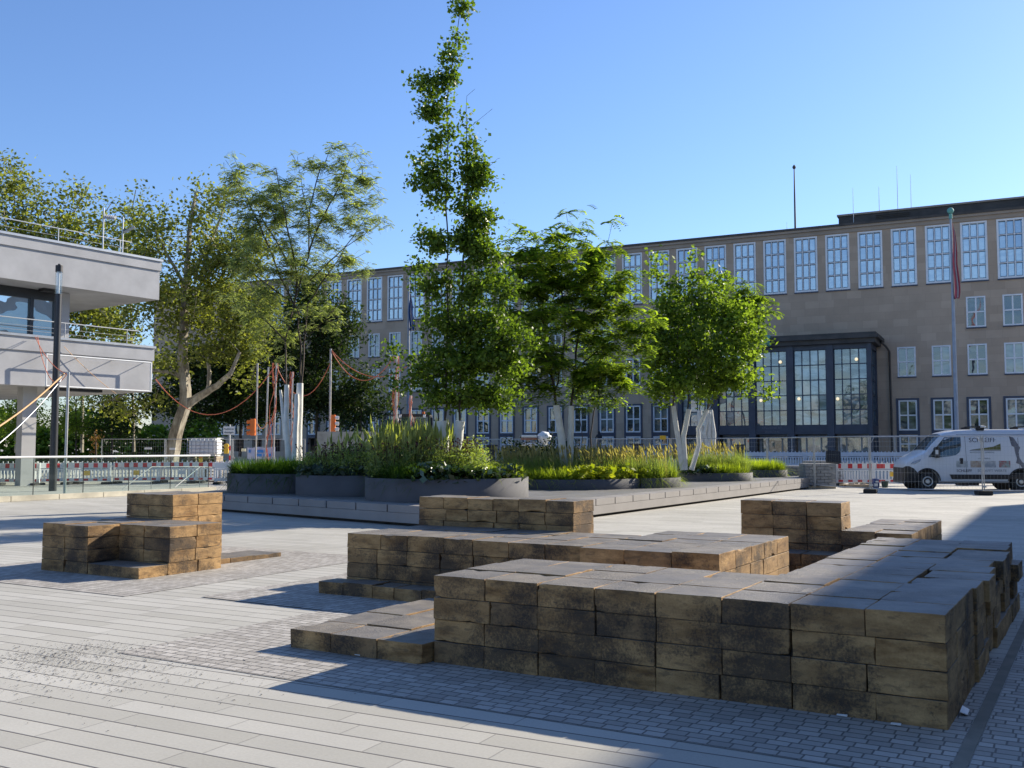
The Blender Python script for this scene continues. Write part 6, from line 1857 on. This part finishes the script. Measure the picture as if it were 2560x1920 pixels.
def vpatch(poly, off, side=-1, sub=3):
    """polygon in (x,z) laid on the side of the van with thickness"""
    m = MB()
    bm = bmesh.new(); f = bm.faces.new([bm.verts.new((p[0], 0, p[1])) for p in poly])
    bmesh.ops.triangulate(bm, faces=[f]); bmesh.ops.subdivide_edges(bm, edges=list(bm.edges), cuts=sub, use_grid_fill=True)
    idx = {v: i for i, v in enumerate(bm.verts)}
    vs = [(v.co.x, side*(vside(v.co.x, v.co.z)+off), v.co.z) for v in bm.verts]
    fs = [tuple(idx[v] for v in f.verts) for f in bm.faces]
    bm.free(); m.add(vs, fs, True)
    return m
M['car_glass'] = glass_pane('car_window_glass', (.012,.016,.016), .12, .01)
for sd in (-1, 1):
    vpatch([(.99,1.235),(1.30,1.60),(1.62,1.965),(2.19,1.975),(2.185,1.62),(2.12,1.42),(1.98,1.31),(1.75,1.262),(1.45,1.235)], .006, sd, 5).build('side_window', M['car_glass'], van, world=False)
    vpatch([(.66,1.09),(.28,.99),(.21,.955),(.42,1.075),(.58,1.13)] if False else [(.38,.97),(.45,1.06),(.74,1.175),(.70,1.08),(.57,1.0),(.45,.955)], .008, sd).build('headlight', simple('headlight_lens', (.35,.37,.4), .1, .3), van, world=False)
    vpatch([(1.72,.60),(1.80,.43),(5.05,.43),(5.12,.60)], .028, sd, 6).build('side_moulding', M['black'], van, world=False)
    vpatch([(1.78,.60),(1.84,.47),(4.98,.47),(5.05,.60)], .03, sd, 1)
    m = MB(); 
    hy = vside(2.16, 1.08); m.box(2.10, 2.23, sd*hy-.012, sd*hy+.012, .975, 1.2); m.build('door_handle', M['black'], van, world=False, bevel=.02)
m = MB()
for i, st in enumerate(ST[:5]):
    x, zb, zt_, hw, sh_, rh = st
    top = [.84,.90,.90,.82,.56][i]; s_ = [(-hw-.015, top), (-hw-.015, zb+.05), (-hw*.9, zb-.03), (hw*.9, zb-.03), (hw+.015, zb+.05), (hw+.015, top)]
    m.v += [(x-.02 if i == 0 else x, a, b) for a, b in s_]
for i in range(4):
    for k in range(5): m.f.append((i*6+k, (i+1)*6+k, (i+1)*6+k+1, i*6+k+1)); m.sm.append(True)
m.f.append((0,1,2,3,4,5)); m.sm.append(False)
m.build('bumper', M['black'], van, world=False)
# windscreen
m = MB()
V = []
for i, x in enumerate((1.0,1.2,1.4,1.55)):
    st = [s for s in ST if abs(s[0]-x) < .03]; zt_ = np.interp(x, [s[0] for s in ST], [s[2] for s in ST]); rh = np.interp(x, [s[0] for s in ST], [s[5] for s in ST])
    for y in (-.82,-.4,0,.4,.82): V.append((x-.012, y*rh*1.02, zt_+.03-(.045 if abs(y) > .8 else 0)))
m.add(V, [(i*5+k, (i+1)*5+k, (i+1)*5+k+1, i*5+k+1) for i in range(3) for k in range(4)], True); m.build('windscreen', M['car_glass'], van, world=False)
# mirror
for sd in (-1, 1):
    m = MB(); hy = vside(1.25, 1.3)
    m.box(1.16, 1.36, min(sd*(hy+.06), sd*(hy+.26)), max(sd*(hy+.06), sd*(hy+.26)), 1.21, 1.60); m.box(1.22,1.30,min(sd*hy, sd*(hy+.08)),max(sd*hy, sd*(hy+.08)),1.24,1.32)
    mo = m.build('wing_mirror', M['black'], van, world=False, bevel=.03)
    m = MB(); m.box(1.18, 1.28, sd*(hy+.262) - .004, sd*(hy+.262)+.004, 1.34, 1.5); m.build('indicator', M['white_pl'], mo, world=False)
for wx in WLX:
    for sd in (-1, 1):
        m = MB(); m.tube([(wx, sd*.70, .37), (wx, sd*.72, .37)], .425, 28); m.build('wheel_well', M['black'], van, world=False)
        arc = [(wx+.44*math.cos(t), .37+.44*math.sin(t)) for t in [math.pi*i/18 for i in range(19)]]
        m = MB(); m.tube([(x, sd*(vside(x, max(z,.4))+.002), max(z,.33)) for x, z in arc], .028, 6); m.build('arch_trim', M['black'], van, world=False)
        y1 = sd*.985; y0 = sd*.76
        m = MB(); m.tube([(wx,y0,.34),(wx,y0+sd*.03,.34),(wx,y1-sd*.03,.34),(wx,y1,.34)], [.30,.345,.345,.30], 32)
        wo = m.build('wheel', M['rubber'], van, world=False)
        m = MB(); m.tube([(wx,y1,.34),(wx,y1+sd*.008,.34)], [.215,.20], 28); m.build('rim', M['black'], wo, world=False)
        m = MB(); 
        pts = [(wx+.165*math.cos(t), y1+sd*.012, .34+.165*math.sin(t)) for t in [2*math.pi*i/24 for i in range(25)]]; m.tube(pts, .022, 6); m.tube([(wx,y1,.34),(wx,y1+sd*.03,.34)], [.09,.06], 12)
        m.build('hub_ring', M['brushed'], wo, world=False)
m = MB(); m.box(.2, 5.2, -.75, .75, .26, .42); m.build('underbody', M['black'], van, world=False)
for x in (2.95, 4.75):
    m = MB(); m.box(x-.16, x+.12, -.82, -.70, 2.22, 2.36); m.box(x-.16, x+.12, .70, .82, 2.22, 2.36); m.box(x-.03, x+.03, -.82, .82, 2.34, 2.39)
    m.build('roof_rack_bar', M['brushed'] if x > 9 else M['black'], van, world=False, bevel=.015)
    m = MB(); m.tube([(x-.02,-.86,2.365),(x+.16,-.86,2.345)], [.045,.03], 8); m.build('rack_end_cap', M['white_pl'], van, world=False)
# panel seams
m = MB()
for x, z0, z1 in ((2.34,.45,2.0),(4.2,.8,2.05)):
    for k in range(8):
        a = z0+(z1-z0)*k/8; b = z0+(z1-z0)*(k+1)/8
        m.add([(x-.006, -(vside(x,a)+.003), a), (x+.006, -(vside(x,a)+.003), a), (x+.006, -(vside(x,b)+.003), b), (x-.006, -(vside(x,b)+.003), b)], [(0,1,2,3)])
for k in range(10):
    a = 2.05+.33*k; b = a+.33; m.add([(a,-(vside(a,2.06)+.003),2.055),(b,-(vside(b,2.06)+.003),2.055),(b,-(vside(b,2.06)+.003),2.067),(a,-(vside(a,2.06)+.003),2.067)], [(0,1,2,3)])
m.build('panel_seams', M['dark_grey'], van, world=False)
# lettering
M['logo_dark'] = simple('dark_lettering', (.03,.03,.045), .5)
M['logo_grey'] = simple('grey_lettering', (.25,.28,.30), .5)
M['logo_olive'] = simple('olive_logo', (.13,.13,.04), .5)
tilt = math.atan2(vside(3,1.6)-vside(3,1.9), .3)
def vtext(s, size, mat, x, z, align='LEFT'):
    y = -(vside(x, z)+.006)
    t_ = math.atan2(vside(x, z-.08)-vside(x, z+.08), .16)
    text_part(s, size, mat, van, Matrix.Translation((x, y, z)) @ Matrix.Rotation(math.radians(90)-t_, 4, 'X'), align=align)
vtext('SCHLEIFF', .235, M['logo_dark'], 2.47, 1.855)
vtext('BAUTENSCHUTZ · SANIERUNG', .062, M['logo_grey'], 2.48, 1.405)
vtext('SCHLEIFF', .135, M['logo_dark'], 1.98, .735)
vtext('SCHAFFT WERTE', .135, M['logo_grey'], 2.72, .735)
vtext('www.schleiff.de', .07, M['logo_grey'], 2.75, 1.19)
curve = [(2.48,1.50),(2.75,1.51),(2.95,1.53),(3.15,1.575),(3.35,1.64),(3.55,1.735),(3.58,1.75),(3.58,1.50)]
vpatch([(2.48,1.503),(2.9,1.525),(3.1,1.56),(3.3,1.615),(3.58,1.735),(3.58,1.503)], .006, -1, 2).build('logo_wedge', M['logo_olive'], van, world=False)
vpatch([(2.48,1.465),(3.58,1.465),(3.58,1.482),(2.48,1.482)], .006, -1, 2).build('logo_line', M['logo_dark'], van, world=False)
pc = [((.45,.47,.46),(.3,.33,.34)), ((.36,.25,.18),(.5,.42,.33)), ((.3,.33,.36),(.5,.5,.5)), ((.35,.10,.10),(.3,.36,.33))]
for k in range(4):
    x0 = 1.98+.50*k; c0_, c1_ = pc[k]
    mm, t_, b_ = new_mat('printed_photo'); g = NT(t_); tc = g.n('ShaderNodeTexCoord')
    g.l(g.mix(g.ramp(g.noise(tc.outputs['Object'], 6, 4), .42, .58), c0_, c1_), b_.inputs['Base Color']); b_.inputs['Roughness'].default_value = .5
    vpatch([(x0,.86),(x0+.40,.86),(x0+.40,1.10),(x0,1.10)], .006, -1, 1).build('printed_photo', mm, van, world=False)
bl = [(3.98,2.0),(4.06,1.93),(4.10,1.78),(4.04,1.66),(4.13,1.60),(4.15,1.40),(4.20,1.18),(4.16,1.02),(4.28,.98),(4.40,.80),(4.50,.62),(4.58,.66),(4.72,.84),(4.64,.94),(4.48,.98),(4.38,1.06),(4.30,1.20),(4.26,1.42),(4.34,1.58),(4.26,1.72),(4.20,1.84),(4.12,1.96)]
bl = [(x-.08, z) for x, z in bl]
vpatch(bl, .006, -1, 1).build('dark_splash_print', simple('dark_splash_print', (.16,.16,.18), .5), van, world=False)

# ------------------------------------------------------------------ person at the railing
pb = BP(0,0,0)
r0 = (1498-CX)/F_PX; s_p = (DB-2.9)*(r0*.895-.446)/(.895+.446*r0)
fo_ = BP(s_p, 2.9, 1.25)
pr_ = empty('person', fo_, 'person in dark clothes leaning on the railing before the facade', 'person')
bm = bmesh.new()
J = {}
def jv(n, x, y, z): J[n] = bm.verts.new((x, y, z)); return J[n]
spec_ = {'pel':(0,0,.94,.15,.12),'ch':(.0,-.06,1.28,.19,.13),'nk':(0,-.10,1.48,.065,.065),'hd':(0,-.13,1.60,.10,.11),'ht':(0,-.13,1.70,.085,.10),
 'ls':(.19,-.07,1.40,.07,.07),'le':(.28,-.16,1.16,.05,.05),'lw':(.16,-.36,1.10,.035,.035),'lh':(.10,-.42,1.10,.045,.025),
 'rs':(-.19,-.07,1.40,.07,.07),'re':(-.28,-.16,1.16,.05,.05),'rw':(-.16,-.36,1.10,.035,.035),'rh':(-.10,-.42,1.10,.045,.025),
 'lhp':(.10,0,.88,.10,.10),'lk':(.12,-.03,.48,.065,.065),'la':(.12,.02,.09,.045,.045),'lt':(.13,-.14,.04,.05,.035),
 'rhp':(-.10,0,.88,.10,.10),'rk':(-.12,-.01,.48,.065,.065),'ra':(-.13,.06,.09,.045,.045),'rt':(-.14,-.10,.04,.05,.035)}
for k, v in spec_.items(): jv(k, v[0], v[1], v[2])
for a, b in (('pel','ch'),('ch','nk'),('nk','hd'),('hd','ht'),('ch','ls'),('ls','le'),('le','lw'),('lw','lh'),('ch','rs'),('rs','re'),('re','rw'),('rw','rh'),('pel','lhp'),('lhp','lk'),('lk','la'),('la','lt'),('pel','rhp'),('rhp','rk'),('rk','ra'),('ra','rt')):
    bm.edges.new((J[a], J[b]))
bm.verts.index_update(); names = list(spec_)
me = bpy.data.meshes.new('body'); bm.to_mesh(me); bm.free()
po = bpy.data.objects.new('body', me); COL.objects.link(po)
sk_ = po.modifiers.new('s', 'SKIN'); 
for i, k in enumerate(names): me.skin_vertices[0].data[i].radius = spec_[k][3:5]
me.skin_vertices[0].data[0].use_root = True
po.modifiers.new('ss', 'SUBSURF').levels = 2
dg = bpy.context.evaluated_depsgraph_get()
me2 = bpy.data.meshes.new_from_object(po.evaluated_get(dg)); bpy.data.objects.remove(po)
me2.materials.clear(); me2.materials.append(simple('dark_clothes', (.025,.027,.035), .8)); 
for p_ in me2.polygons: p_.use_smooth = True
po = bpy.data.objects.new('body', me2); COL.objects.link(po); po.parent = pr_
m = MB(); m.sphere((0,-.11,1.665), .115, 14, 9, (1,1.08,.95)); m.build('hair', M['black'], pr_, world=False)
pr_.rotation_euler = (0,0,-math.radians(26.5))
